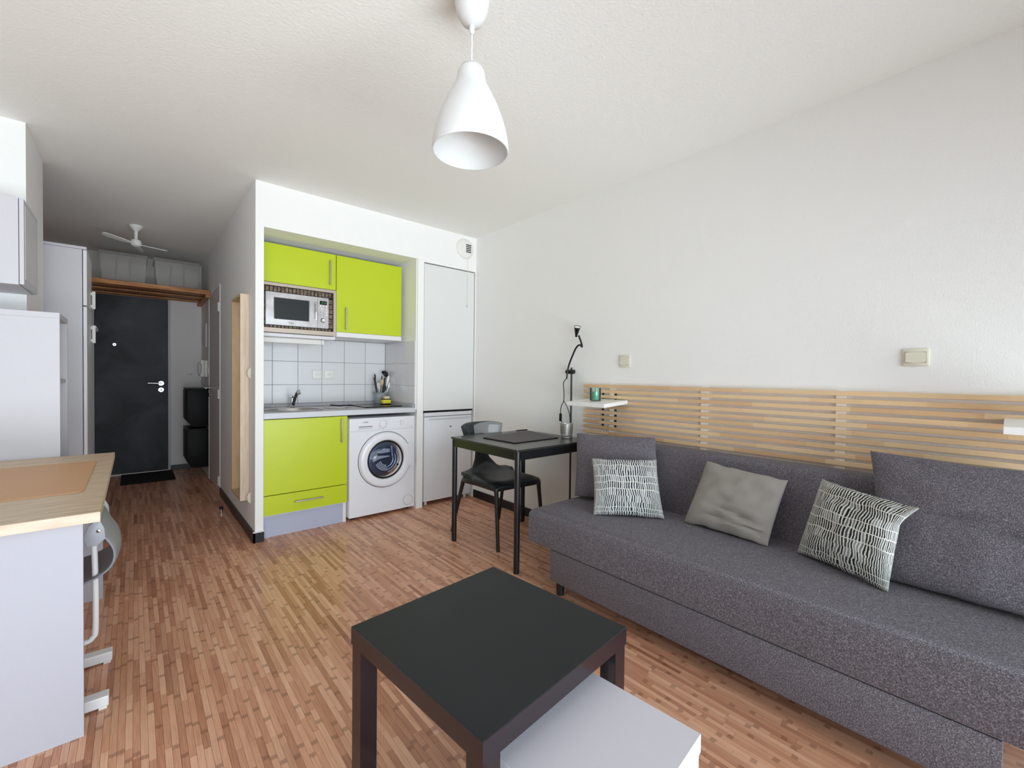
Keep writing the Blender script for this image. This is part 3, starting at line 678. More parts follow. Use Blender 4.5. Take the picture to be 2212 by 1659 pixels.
# ------------------------------------------------------------------ corridor
t = thing('wall_mirror', 'tall mirror in a deep pale wooden frame on the corridor wall', 'mirror', (.62, 3.93, .26))
mx0, mx1, my0, my1, mz0, mz1, mt = .588, XC, 3.738, 4.12, .262, 1.80, .018
obj('near_board', B().box(mx0, mx1-.001, my0, my0+mt, mz0, mz1, .001, 1), oak_m, t)
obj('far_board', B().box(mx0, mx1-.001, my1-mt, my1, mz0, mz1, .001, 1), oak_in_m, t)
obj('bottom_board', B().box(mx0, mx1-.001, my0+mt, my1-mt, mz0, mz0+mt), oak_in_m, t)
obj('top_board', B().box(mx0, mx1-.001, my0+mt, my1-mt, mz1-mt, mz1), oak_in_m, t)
obj('mirror_glass', B().box(mx1-.012, mx1-.002, my0+mt, my1-mt, mz0+mt, mz1-mt), mirror_m, t)
for i, z in enumerate((1.214, .290)):
    tag(obj('wall_clip', B().prism([(XC, z+.040), (XC-.010, z+.038), (XC-.022, z+.016), (XC-.022, z-.016), (XC-.010, z-.038), (XC, z-.040)], 'Y', 3.682, 3.712).bevel(.002, 1), cream_m), 'white plastic clip on the corridor wall '+('beside the middle of the mirror' if i == 0 else 'near the foot of the mirror'), 'wall clip', 'wall clips')
t = thing('door_stop', 'small chrome door stop on the corridor floor', 'door stop', (.564, 4.472, 0))
obj('post', B().lathe([(.018, 0), (.018, .004), (.012, .008), (.012, .035)], (.564, 4.472, 0), 18), chrome_m, t, smooth=True)
obj('buffer', B().lathe([(.014, .034), (.015, .038), (.015, .050), (.012, .054), (.001, .055)], (.564, 4.472, 0), 18), rubber_m, t, smooth=True)
tag(obj('doormat', B().box(-.12, .35, 6.2, 6.78, .0005, .014, .004), M('black_coir', (18, 17, 18), .98, bmp=(300, .8))), 'flat black doormat at the entrance door', 'doormat')
# shoe cabinets
def shoe(z0, label):
    t = thing('shoe_cabinet', label, 'shoe cabinet', (.54, 6.33, z0), 'wall-hung shoe cabinets')
    h = .43; x0 = XC-.205
    prof = [(XC-.001, z0), (x0+.075, z0), (x0+.045, z0+.012), (x0, z0+.075), (x0, z0+h-.02), (x0+.012, z0+h), (XC-.001, z0+h)]
    obj('body', B().prism(prof, 'Y', 6.08, 6.58).bevel(.006, 2), M('black_shoe_plastic', (15, 16, 17), .55, spec=.3), t, smooth=True)
    obj('lid', B().box(x0-.002, XC-.001, 6.077, 6.583, z0+h+.001, z0+h+.012, .004), plastic_black_m, t)
    return t
shoe(.595, 'black plastic shoe cabinet hung on the corridor wall, upper of two')
shoe(.13, 'black plastic shoe cabinet hung on the corridor wall, lower of two')
t = thing('intercom', 'white intercom handset with curly cord above the shoe cabinets', 'intercom', (.62, 6.22, 1.16))
obj('base', B().box(XC-.028, XC-.001, 6.19, 6.29, 1.165, 1.36, .006), plastic_m, t, smooth=True)
obj('handset', B().prism([(XC-.030, 1.17), (XC-.070, 1.165), (XC-.074, 1.20), (XC-.052, 1.225), (XC-.052, 1.30), (XC-.074, 1.325), (XC-.066, 1.365), (XC-.030, 1.36)], 'Y', 6.185, 6.235).bevel(.004, 2), plastic_m, t, smooth=True)
obj('cord', B().tube([(XC-.05, 6.21, 1.165), (XC-.088, 6.2, 1.20), (XC-.095, 6.2, 1.30), (XC-.085, 6.2, 1.335)], .004, 8).tube([(XC-.05, 6.21, 1.165), (XC-.06, 6.2, 1.10), (XC-.03, 6.2, 1.05)], .004, 8), grey_plastic_m, t, smooth=True)
def switch_x(name, label, y, z, w, h, cat='switch', mat=cream_m, x=XR, group=None):
    t = thing(name, label, cat, (x, y, z-h/2), group)
    obj('plate', B().box(x-.009, x-.0005, y-w/2, y+w/2, z-h/2, z+h/2, .004), mat, t, smooth=True)
    rk = obj('rocker_gap', B().box(x-.0098, x-.009, y-w/2*.80, y+w/2*.80, z-h/2*.62, z+h/2*.62), M('gap_grey', (120, 116, 100), .7), t)
    bm_ = B(); n = 8; k = w/2*.77; hh = h/2*.56
    poly = [(y-k+2*k*i/n, z+hh+.0025*math.sin(math.pi*i/n)) for i in range(n+1)] + [(y+k-2*k*i/n, z-hh-.0025*math.sin(math.pi*i/n)) for i in range(n+1)]
    obj('rocker', bm_.prism(poly, 'X', x-.0145, x-.009), mat, t)
    return t
switch_x('light_switch', 'small white switch on the corridor wall behind the intercom', 6.10, 1.235, .045, .08, x=XC, mat=plastic_m)
switch_x('light_switch', 'square cream light switch above the left end of the headboard', 1.768, 1.328, .088, .088)
switch_x('light_switch', 'wide cream double light switch above the right of the headboard', .278, 1.315, .086, .076)
t = thing('notice_board', 'small white framed notice on the corridor wall above the intercom', 'notice', (XC, 6.45, 1.55))
obj('frame', B().box(XC-.010, XC-.001, 6.27, 6.62, 1.52, 1.80, .002), white_m, t); obj('sheet', B().box(XC-.0115, XC-.010, 6.29, 6.60, 1.54, 1.78), M('paper', (238, 238, 236), .8), t)
t = thing('doorbell_unit', 'small flat white wall unit beside the entrance door', 'wall unit', (.522, YE, 1.19))
obj('case', B().box(.495, .552, YE-.02, YE-.001, 1.20, 1.235, .003), plastic_m, t); obj('lower_strip', B().box(.495, .552, YE-.018, YE-.001, 1.188, 1.198, .002), plastic_m, t)
# overhead pine shelf
t = thing('overhead_shelf', 'rustic slatted pine shelf spanning the corridor above the entrance door', 'shelf', (.16, 6.4, 2.08))
obj('front_beam', B().box(-.94, XC-.002, 5.94, 5.985, 2.094, 2.138, .003, 1), beam_m, t)
for i in range(5): obj('slat', B().box(-.94, XC-.002, 6.02+i*.165, 6.02+i*.165+.12, 2.100+(.006 if i % 2 else 0), 2.134, .003, 1), beam_m if i % 2 == 0 else beam_dark_m, t)
bb = B()
for yy in (5.995, 6.155, 6.32, 6.485):
    x = -.30
    while x < .60: bb.cyl((x, yy+.06, 2.0985), (x, yy+.06, 2.1005), .006, n=6); x += .028
o_ = obj('nail_holes', bb, dark_gap_m, t); o_['kind'] = 'stuff'
obj('support_batten', B().box(XC-.045, XC-.002, 5.95, 6.84, 2.058, 2.0935, .003, 1), beam_m, t)
obj('support_batten', B().box(-.94, -.90, 5.95, 6.84, 2.058, 2.0935, .003, 1), beam_m, t)
def storage_box(x0, x1, label):
    t = thing('storage_box', label, 'storage box', ((x0+x1)/2, 6.3, 2.14), 'storage boxes on the overhead shelf')
    z0, z1, y0, y1 = 2.140, 2.455, 6.10, 6.50
    bb = B(); i_ = .02
    lo4 = [(x0+i_, y0+i_), (x1-i_, y0+i_), (x1-i_, y1-i_), (x0+i_, y1-i_)]; hi4 = [(x0, y0), (x1, y0), (x1, y1), (x0, y1)]
    A = [bb.bm.verts.new((*p, z0)) for p in lo4]; C = [bb.bm.verts.new((*p, z1-.03)) for p in hi4]
    for i in range(4): bb.bm.faces.new((A[i], A[(i+1) % 4], C[(i+1) % 4], C[i]))
    bb.bm.faces.new(A); obj('tub', bb, box_m, t)
    obj('lid', B().box(x0-.008, x1+.008, y0-.008, y1+.008, z1-.03, z1, .006), box_m, t)
    for k in (.34, .66):
        xx = x0+(x1-x0)*k; obj('rib', B().prism([(xx-.010, z0+.002), (xx+.002, z0+.002), (xx+.012-.02*(k > .5), z1-.05), (xx+.004-.02*(k > .5), z1-.05)], 'Y', y0-.002, y0+.012), M('rib_grey', (150, 148, 145), .3), t)
storage_box(-.27, .10, 'clear plastic storage box on the left of the overhead pine shelf')
storage_box(.165, .56, 'clear plastic storage box on the right of the overhead pine shelf')
# ceiling fan
FX, FY = .012, 5.40
t = thing('ceiling_fan', 'small white three-blade ceiling fan in the corridor', 'fan', (FX, FY, 2.38))
obj('mount', B().lathe([(.05, 2.579), (.05, 2.565), (.028, 2.54), (.014, 2.525), (.012, 2.45)], (FX, FY, 0), 24), plastic_m, t, smooth=True)
obj('motor', B().lathe([(.012, 2.455), (.034, 2.445), (.042, 2.42), (.038, 2.395), (.02, 2.384), (.001, 2.382)], (FX, FY, 0), 24), plastic_m, t, smooth=True)
for a0 in (196, 84, -20):
    a = math.radians(a0); bb = B()
    out = [(.03, -.012), (.10, -.028), (.20, -.034), (.235, -.02), (.24, .0), (.235, .02), (.20, .03), (.10, .024), (.03, .012)]
    A, C = [], []
    for p, q in out:
        tw = .25*q
        A.append(bb.bm.verts.new((FX+p*math.cos(a)-q*math.sin(a), FY+p*math.sin(a)+q*math.cos(a), 2.406+tw-.16*(p*math.cos(a)-q*math.sin(a))))); C.append(bb.bm.verts.new((FX+p*math.cos(a)-q*math.sin(a), FY+p*math.sin(a)+q*math.cos(a), 2.412+tw-.16*(p*math.cos(a)-q*math.sin(a)))))
    bb.bm.faces.new(A); bb.bm.faces.new(C[::-1])
    for i in range(len(A)): bb.bm.faces.new((A[i], C[i], C[(i+1) % len(A)], A[(i+1) % len(A)]))
    obj('blade', bb, plastic_m, t)
# wardrobe
t = thing('wardrobe', 'tall white wardrobe at the start of the corridor', 'wardrobe', (-.6, 4.48, 0))
obj('carcass', B().box(-.90, -.274, 4.25, 4.70, 0, 2.058), mel_m, t)
obj('top_panel', B().box(-.90, -.252, 4.248, 4.702, 2.060, 2.078), mel_m, t)
for z0, z1, hz in ((1.672, 2.056, 1.69), (.06, 1.664, 1.43)):
    dr = obj('door', B().box(-.270, -.251, 4.251, 4.699, z0, z1, .0015, 1), white_m, t)
    obj('handle', B().box(-.245, -.226, 4.62, 4.635, hz, hz+.135, .003).box(-.251, -.240, 4.622, 4.633, hz+.01, hz+.03).box(-.251, -.240, 4.622, 4.633, hz+.105, hz+.125), plastic_m, dr)
tag(obj('wall_shelf', B().prism([(-.92, 1.575), (-.232, 1.575), (-.228, 1.56), (-.24, 1.545), (-.92, 1.53)], 'Y', 4.76, 5.06), white_m), 'white shelf corner peeping out beyond the wardrobe handles', 'shelf')

# ------------------------------------------------------------------ left edge: shelf unit, wall cabinet, desk, chair
t = thing('wall_hung_cabinet', 'white wall cabinet hanging high at the left edge', 'cabinet', (-.7, 3.4, 1.63))
obj('carcass', B().box(-1.0, -.428, 3.2, 3.598, 1.633, 2.058, .001, 1), mel_m, t)
dr = obj('door', B().box(-.426, -.410, 3.202, 3.596, 1.636, 2.056, .001, 1), mel_m, t)
obj('door_panel', B().box(-.411, -.4085, 3.232, 3.570, 1.664, 2.030, .001, 1), M('pale_grey_panel', (214, 212, 214), .4), dr)
t = thing('shelf_unit', 'tall white open shelf unit behind the desk', 'shelf unit', (-.6, 3.42, 0))
sx, sy0, sy1 = -.293, 3.238, 3.598
obj('side_panel', B().box(-.90, sx, sy0, sy0+.018, 0, 1.484), mel_m, t)
obj('side_panel', B().box(-.90, sx, sy1-.018, sy1, 0, 1.484), mel_m, t)
obj('top_panel', B().box(-.90, sx, sy0, sy1, 1.4845, 1.512), mel_m, t)
obj('back_panel', B().box(-.90, -.888, sy0+.018, sy1-.018, 0, 1.484), mel_m, t)
for z in (.06, .45, 1.145): obj('shelf_board', B().box(-.888, sx-.006, sy0+.0185, sy1-.0185, z, z+.018), mel_m, t)
DX, DY0, DY1, DZ = -.083, 1.876, 3.224, .77
t = thing('desk', 'pale wooden desk on a white side panel at the left edge', 'desk', (-.5, 2.5, 0))
obj('desktop', B().box(-1.0, DX, DY0+.001, DY1, DZ-.032, DZ, .001, 1), desk_m, t)
obj('edge_band', B().box(-1.0, DX, DY0-.001, DY0+.0005, DZ-.031, DZ-.001), desk_edge_m, t)
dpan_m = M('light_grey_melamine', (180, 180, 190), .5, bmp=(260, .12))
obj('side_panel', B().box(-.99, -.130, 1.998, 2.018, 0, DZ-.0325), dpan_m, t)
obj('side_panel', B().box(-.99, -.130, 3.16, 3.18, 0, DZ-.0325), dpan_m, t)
# leather mat with rounded corners
def rrect(x0, x1, y0, y1, r, n=6):
    p = []
    for cx_, cy_, a0 in ((x1-r, y1-r, 0), (x0+r, y1-r, 90), (x0+r, y0+r, 180), (x1-r, y0+r, 270)):
        for i in range(n+1):
            a = math.radians(a0+90*i/n); p.append((cx_+r*math.cos(a), cy_+r*math.sin(a)))
    return p
tag(obj('desk_mat', B().prism(rrect(-.62, -.142, 2.215, 2.95, .03), 'Z', DZ+.0005, DZ+.004), tan_m), 'tan leather desk mat on the pale wooden desk', 'desk mat')
# chair tucked in at the desk
t = thing('desk_chair', 'grey plastic and white tube chair tucked under the pale desk', 'chair', (-.3, 2.33, 0))
prof = [(-.118, .66), (-.100, .645), (-.088, .60), (-.064, .565), (-.056, .525), (-.066, .485), (-.10, .455), (-.17, .435), (-.30, .425), (-.46, .43)]
P = [Vector((x_, 0, z_)) for x_, z_ in prof]
bb = B(); rows = []
for j in range(9):
    y_ = 2.18+.33*j/8; bow = .012*(1-(2*j/8-1)**2)
    rows.append([bb.bm.verts.new((p.x+bow*(1 if i < 6 else 0), y_, p.z-(bow if i >= 6 else 0))) for i, p in enumerate(P)])
for A, C in zip(rows, rows[1:]):
    for i in range(len(P)-1): bb.bm.faces.new((A[i], A[i+1], C[i+1], C[i]))
sh = obj('shell', bb, grey_plastic_m, t, smooth=True); md_ = sh.modifiers.new('thickness', 'SOLIDIFY'); md_.thickness = .012; md_.offset = 0
md2 = sh.modifiers.new('round', 'SUBSURF'); md2.levels = 2; md2.render_levels = 2
pl = [(-.108+.0, .672), (-.128, .655), (-.142, .615), (-.132, .580), (-.105, .578), (-.082, .600), (-.085, .64), (-.096, .668)]
for y_ in (2.165, 2.515):
    pt = obj('side_plate', B().prism(pl, 'Y', y_, y_+.010).bevel(.003, 2), M('light_grey_plastic', (168, 170, 178), .4), t, smooth=True)
    obj('rivet', B().lathe([(.001, -.004), (.006, -.003), (.008, 0)], (-.100, y_, .632), 14, 'Y'), chrome_m, pt, smooth=True)
for y_ in (2.215,): obj('frame_tube', B().tube([(-.116, y_, .62), (-.112, y_, .45), (-.112, y_, .26), (-.120, y_, .225), (-.15, y_, .212), (-.30, y_, .205), (-.46, y_, .21)], .009, 12, 5), white_m, t, smooth=True)
obj('cross_tube', B().cyl((-.30, 2.215, .205), (-.30, 2.465, .205), .009), white_m, t, smooth=True)
obj('column', B().cyl((-.30, 2.33, .05), (-.30, 2.33, .42), .022), white_m, t, smooth=True)
for y_ in (2.135, 2.462): obj('foot_bar', B().box(-.54, -.073, y_-.024, y_+.024, .008, .046, .004).box(-.10, -.078, y_-.02, y_+.02, 0, .008), white_m, t)
obj('foot_link', B().box(-.33, -.27, 2.159, 2.438, .015, .05, .003), white_m, t)

# ------------------------------------------------------------------ black table by the wall
TX0, TX1, TY0, TY1, TZ = 1.748, 2.472, 1.955, 2.690, .765
t = thing('dining_table', 'small black metal table against the white wall', 'table', (2.11, 2.32, 0))
obj('tabletop', B().box(TX0, TX1, TY0, TY1, TZ-.014, TZ, .003), M('black_tabletop', (46, 45, 43), .26), t)
obj('apron', B().box(TX0+.02, TX1-.02, TY0+.010, TY0+.022, TZ-.068, TZ-.0145).box(TX0+.02, TX1-.02, TY1-.022, TY1-.010, TZ-.068, TZ-.0145).box(TX0+.010, TX0+.022, TY0+.02, TY1-.02, TZ-.068, TZ-.0145).box(TX1-.022, TX1-.010, TY0+.02, TY1-.02, TZ-.068, TZ-.0145), blackm_m, t)
for x in (TX0+.022, TX1-.022):
    for y in (TY0+.022, TY1-.022):
        lg = obj('leg', B().cyl((x, y, .008), (x, y, TZ-.0145), .0185, n=24), blackm_m, t, smooth=True); obj('foot_cap', B().cyl((x, y, 0), (x, y, .008), .017), rubber_m, lg)
t = thing('table_mat', 'dark brown leather mat on the black table', 'mat', (2.15, 2.37, TZ))
obj('pad', B().prism([(1.890, 2.49), (1.905, 2.160), (2.335, 2.165), (2.425, 2.59)], 'Z', TZ+.0006, TZ+.008).bevel(.003, 2), maroon_m, t)
tag(obj('pen', B().cyl((2.31, 2.60, TZ+.012), (2.43, 2.602, TZ+.012), .005, n=10), black_m, smooth=True), 'thin dark pen at the back edge of the brown mat', 'pen')
# metal pot on the table
cx, cy = 2.392, 2.138
t = thing('metal_cup', 'perforated metal cup on the corner of the black table', 'cup', (cx, cy, TZ))
obj('shell', B().lathe([(.001, TZ+.001), (.040, TZ+.001), (.043, TZ+.004), (.043, TZ+.022), (.0445, TZ+.024), (.043, TZ+.026), (.047, TZ+.100), (.052, TZ+.104), (.052, TZ+.108), (.045, TZ+.106), (.041, TZ+.03), (.001, TZ+.01)], (cx, cy, 0), 36), M('galvanised', (205, 203, 198), .38, .85), t, smooth=True)
bb = B()
for j in range(6):
    for i in range(26):
        a = 2*math.pi*(i+.5*(j % 2))/26; r = .0437+.0006*j
        p = Vector((cx+r*math.cos(a), cy+r*math.sin(a), TZ+.036+j*.010)); n_ = Vector((math.cos(a), math.sin(a), 0))
        bb.cyl(p, p+n_*.0008, .0026, n=6)
o_ = obj('perforations', bb, dark_gap_m, t); o_['kind'] = 'stuff'
# reading lamp
LX, LY = 2.515, 2.205
t = thing('reading_lamp', 'slim black floor lamp with gooseneck between table and wall', 'lamp', (LX, LY, 0))
obj('base', B().lathe([(.001, 0), (.055, 0), (.056, .006), (.050, .016), (.012, .022), (.001, .022)], (LX, LY, 0), 32), blackm_m, t, smooth=True)
obj('pole', B().cyl((LX, LY, .02), (LX, LY, 1.285), .0075, n=14), M('dark_grey_metal', (58, 58, 62), .35, .5), t, smooth=True)
obj('clamp', B().cyl((LX-.004, LY-.028, 1.253), (LX-.004, LY+.045, 1.253), .017, n=18), blackm_m, t, smooth=True)
obj('gooseneck', B().tube([(LX-.02, LY+.03, 1.20), (LX-.02, LY+.022, 1.255), (LX-.02, 2.214, 1.305), (LX-.02, 2.178, 1.378), (LX-.02, 2.145, 1.432), (LX-.02, 2.112, 1.452), (LX-.02, 2.088, 1.436), (LX-.02, 2.098, 1.470), (LX-.02, 2.122, 1.522)], .0068, 12), blackm_m, t, smooth=True)
bb = B().lathe([(.008, -.045), (.010, -.03), (.024, .03), (.027, .035), (.025, .034), (.009, -.02), (.0005, -.02)], (0, 0, 0), 24); bb.rot(math.radians(22), (0, 0, 0), 'X'); bb.rot(math.radians(-18), (0, 0, 0), 'Y')
bb.rot(math.radians(0), (0, 0, 0), 'Z'); bmesh.ops.translate(bb.bm, verts=bb.bm.verts, vec=Vector((LX-.02, 2.141, 1.556))); hd = obj('lamp_head', bb, blackm_m, t, smooth=True)
bb = B().lathe([(.0245, .032), (.012, .036), (.0005, .037)], (0, 0, 0), 20); bb.rot(math.radians(22), (0, 0, 0), 'X'); bb.rot(math.radians(-18), (0, 0, 0), 'Y'); bmesh.ops.translate(bb.bm, verts=bb.bm.verts, vec=Vector((LX-.02, 2.141, 1.556))); obj('diffuser', bb, plastic_m, hd, smooth=True)
obj('cord', B().tube([(LX-.02, LY+.034, 1.20), (LX-.02, 2.268, 1.165), (LX-.03, 2.252, 1.10), (LX-.03, 2.254, 1.03), (LX-.05, 2.262, .98), (LX-.06, 2.255, .91), (LX-.07, 2.235, .87), (LX-.075, 2.225, .81)], .0032, 8), rubber_m, t, smooth=True)
obj('cord_loop', B().tube([(LX-.03, 2.254, 1.03), (LX-.015, 2.230, .98), (LX-.008, LY+.004, .91), (LX-.008, LY+.006, .80), (LX-.01, 2.235, .66), (LX-.01, 2.265, .64), (LX-.01, 2.29, .66), (LX-.01, 2.29, .70)], .0026, 8), rubber_m, t, smooth=True)
obj('inline_switch', B().box(LX-.072, LX-.054, 2.246, 2.262, .875, .935, .004), rubber_m, t, smooth=True)
# dining chair: black seat and legs, clear back
t = thing('dining_chair', 'black plastic chair with clear smoky backrest at the black table', 'chair', (2.1, 2.55, 0))
sxa, sxb, sya, syb, sz = 1.872, 2.335, 2.315, 2.760, .475
bb = B(); n = 16; top = []
for i in range(n+1):
    row = []
    for j in range(n+1):
        s_, t_ = 2*i/n-1, 2*j/n-1
        sq = 1-.10*(t_*t_)*(1 if abs(s_) > .0 else 0); sq2 = 1-.07*(s_*s_)
        x = (sxa+sxb)/2+s_*(sxb-sxa)/2*(1-.05*abs(t_)**3); y = (sya+syb)/2+t_*(syb-sya)/2*(1-.05*abs(s_)**3)
        dish = -.022*(1-s_*s_)*(1-t_*t_*.6); edge = -.030*max(0, abs(s_)-.72)/.28*1.0 if t_ < .6 else 0
        front = -.028*max(0, -t_-.7)/.3; back = .10*max(0, t_-.45)**2*math.exp(-(s_/.55)**2)*2.2
        row.append(bb.bm.verts.new((x, y, sz+dish+edge*abs(s_)+front+back)))
    top.append(row)
for A, C in zip(top, top[1:]):
    for i in range(n): bb.bm.faces.new((A[i], A[i+1], C[i+1], C[i]))
st = obj('seat', bb, plastic_black_m, t, smooth=True); q = st.modifiers.new('thickness', 'SOLIDIFY'); q.thickness = .024; q.offset = -1
for x, y, fx_, fy_ in ((sxa+.03, sya+.03, sxa+.018, sya-.012), (sxb-.03, sya+.03, sxb+.002, sya-.005), (sxa+.03, syb-.03, sxa-.005, syb+.085), (sxb-.03, syb-.03, sxb-.005, syb+.075)):
    obj('leg', B().tube([((x*3+(sxa+sxb)/2)/4, (y*3+(sya+syb)/2)/4, sz-.045), (x, y, sz-.06), (x+(fx_-x)*.25, y+(fy_-y)*.22, sz-.12), (fx_, fy_, 0)], lambda q: .021-.009*q, 14, 6), plastic_black_m, t, smooth=True)
# apron rails under the seat
obj('seat_rim', B().tube([(sxa+.03, sya+.03, sz-.050), (2.10, sya+.022, sz-.050), (sxb-.03, sya+.03, sz-.050), (sxb-.025, (sya+syb)/2, sz-.048), (sxb-.03, syb-.03, sz-.05), (2.1, syb-.03, sz-.045), (sxa+.03, syb-.03, sz-.05), (sxa+.025, (sya+syb)/2, sz-.048), (sxa+.03, sya+.03, sz-.05)], .022, 10), plastic_black_m, t, smooth=True)
cxs = (sxa+sxb)/2+.01
secs = [(.17, 2.700, .470, .012), (.125, 2.755, .492, .014), (.075, 2.790, .555, .014), (.052, 2.812, .62, .013), (.048, 2.828, .69, .012), (.052, 2.838, .745, .010)]
bb = B(); rr = []
for w_, y_, z_, th in secs:
    rr.append([bb.bm.verts.new((cxs+w_*math.cos(a), y_+th*math.sin(a), z_+.0)) for a in [2*math.pi*k/20 for k in range(20)]])
for A, C in zip(rr, rr[1:]):
    for i in range(20): bb.bm.faces.new((A[i], A[(i+1) % 20], C[(i+1) % 20], C[i]))
bb.bm.faces.new(rr[0][::-1]); bb.bm.faces.new(rr[-1]); obj('back_stem', bb, plastic_black_m, t, smooth=True)
bb = B(); g = []
for i in range(21):
    s_ = 2*i/20-1; row = []
    for j in range(5):
        v_ = j/4; hw = .205*(1-.0*v_); x = cxs-.0+s_*hw*(.90+.12*v_); y = 2.845+.012*v_-.065*s_*s_
        lo_, hi_ = .705+.030*s_*s_, .842-.022*abs(s_)**4
        row.append(bb.bm.verts.new((x, y, lo_+(hi_-lo_)*v_)))
    g.append(row)
for A, C in zip(g, g[1:]):
    for i in range(4): bb.bm.faces.new((A[i], A[i+1], C[i+1], C[i]))
br = obj('backrest', bb, acryl_m, t, smooth=True); q = br.modifiers.new('thickness', 'SOLIDIFY'); q.thickness = .008; br['label'] = 'clear smoky acrylic backrest'

# ------------------------------------------------------------------ headboard, shelves, candle
HY0, HY1 = -.30, 2.11
t = thing('headboard', 'long slatted wooden headboard on the wall behind the sofa', 'headboard', (2.55, .9, .58))
for i in range(16):
    z1 = 1.160-i*.0372; obj('slat', B().box(2.547, 2.561, HY0, HY1, z1-.0222, z1, .0015, 1), slat_m, t)
for y in (1.865, 1.201, .537, -.127): obj('batten', B().box(2.5612, 2.5745, y-.02, y+.02, .58, 1.158), M('pale_batten', (240, 236, 230), .6), t)
for y in (1.835, 1.945, -.08, -.19): obj('strap', B().box(2.5615, 2.5735, y-.004, y+.004, .84, 1.11), blackm_m, t)
for ya, yb, zf, zb, lab in ((1.722, 2.045, 1.040, 1.058, 'white shelf on the left of the slatted headboard with the candle'), (-.29, .018, 1.056, 1.072, 'white shelf at the right end of the slatted headboard')):
    t = thing('headboard_shelf', lab, 'shelf', (2.4, (ya+yb)/2, zf-.03), 'white shelves hooked on the headboard')
    obj('board', B().prism([(2.285, zf-.026), (2.285, zf), (2.545, zb), (2.545, zb-.026)], 'Y', ya, yb).bevel(.0015, 1), M('white_shelf', (236, 236, 234), .4), t)
    obj('mounting_edge', B().box(2.538, 2.5455, ya+.02, yb-.02, zb-.031, zb-.0275), white_m, t)
cx, cy, cz = 2.415, 1.897, 1.0530
t = thing('candle', 'green candle in a clear glass jar on the white shelf', 'candle', (cx, cy, cz))
obj('wax', B().lathe([(.001, cz+.004), (.0345, cz+.004), (.0345, cz+.060), (.03, cz+.058), (.001, cz+.057)], (cx, cy, 0), 32), greygreen_m, t, smooth=True)
obj('jar', B().lathe([(.001, cz), (.037, cz), (.0385, cz+.004), (.0385, cz+.086), (.036, cz+.086), (.0355, cz+.0035), (.001, cz+.003)], (cx, cy, 0), 32), jar_m, t, smooth=True)
obj('wick', B().cyl((cx, cy, cz+.057), (cx, cy, cz+.068), .0012, n=6), black_m, t)

# ------------------------------------------------------------------ sofa and cushions
SY0, SY1 = -.18, 1.842
t = thing('sofa', 'long dark grey fabric sofa bed along the white wall', 'sofa', (2.1, .83, 0))
bb = B().box(1.742, 2.40, SY0, SY1, .252, .448)
_top = [e for e in bb.bm.edges if min(v.co.z for v in e.verts) > .44]
bmesh.ops.bevel(bb.bm, geom=_top, offset=.048, segments=6, affect='EDGES', profile=.5)
_low = [e for e in bb.bm.edges if max(v.co.z for v in e.verts) < .26]
bmesh.ops.bevel(bb.bm, geom=_low, offset=.008, segments=2, affect='EDGES', profile=.5)
obj('seat', bb, sofa_m, t, smooth=True)
obj('base', B().box(1.746, 2.38, -.004, 1.672, .078, .250, .006, 2), sofa_m, t, smooth=True)
obj('seam_line', B().box(1.749, 1.765, -.0, 1.668, .2495, .2525), seam_m, t)
bb = B().box(2.30, 2.42, SY0, SY1-.03, .38, .800, .035, 4)
for v in bb.bm.verts: v.co.x += (v.co.z-.40)*.24
obj('backrest', bb, sofa_m, t, smooth=True)
for x in (1.79, 2.33):
    for y in (.06, 1.63): obj('leg', B().cyl((x, y, 0), (x, y, .08), .021, .024, n=16), black_m, t, smooth=True)
def pillow(name, label, cat, BL, BR, TR, TL, T, mat, group, pinch=.07, wr=.006, seed=0, n=30, ears=0, crease=0):
    BL, BR, TR, TL = map(Vector, (BL, BR, TR, TL)); bm = bmesh.new(); uvl = bm.loops.layers.uv.new('UVMap')
    nrm = ((BR-BL).cross(TL-BL)).normalized()
    def P(s, t_, side):
        s2 = s*(1-pinch*(1-t_*t_)); t2 = t_*(1-pinch*(1-s*s)); u, v = (s2+1)/2, (t2+1)/2
        p = BL*(1-u)*(1-v)+BR*u*(1-v)+TR*u*v+TL*(1-u)*v
        h = T*(max(0, (1-s*s)*(1-t_*t_)))**.42
        if crease:
            for c0, sl, a0, wd in crease: h *= 1-a0*math.exp(-((t_-c0-sl*s)/wd)**2)*min(1, max(0, (s+.75)*2))
        w = noise.noise(Vector((s*2.2+seed, t_*3.1, side*3)))*wr + noise.noise(Vector((s*5+seed, t_*6, side*3)))*wr*.45
        k = min(1, 3*(1-max(abs(s), abs(t_))))
        if ears: p = p + (TR-TL).normalized()*ears*max(0, (s+t_-1.45)/.55)**1.5
        return p + nrm*side*h + nrm*w*k + (TL-BL).normalized()*noise.noise(Vector((s*3+seed, t_*3, 9)))*wr*.8
    G = {}
    for side in (1, -1):
        for i in range(n+1):
            for j in range(n+1):
                s, t_ = 2*i/n-1, 2*j/n-1
                s, t_ = math.sin(s*math.pi/2), math.sin(t_*math.pi/2)
                if side == -1 and (i in (0, n) or j in (0, n)): G[side, i, j] = G[1, i, j]; continue
                G[side, i, j] = bm.verts.new(P(s, t_, side))
        for i in range(n):
            for j in range(n):
                q = [(i, j), (i+1, j), (i+1, j+1), (i, j+1)]
                f = bm.faces.new([G[side, a, c] for a, c in (q if side == 1 else q[::-1])])
                for lp, (a, c) in zip(f.loops, (q if side == 1 else q[::-1])):
                    lp[uvl].uv = (a/n, c/n)
    b_ = B(); b_.bm.free(); b_.bm = bm
    o = obj(name, b_, mat, smooth=True); return tag(o, label, cat, group)
G1, G2 = 'big sofa back cushions', 'scatter cushions on the sofa'
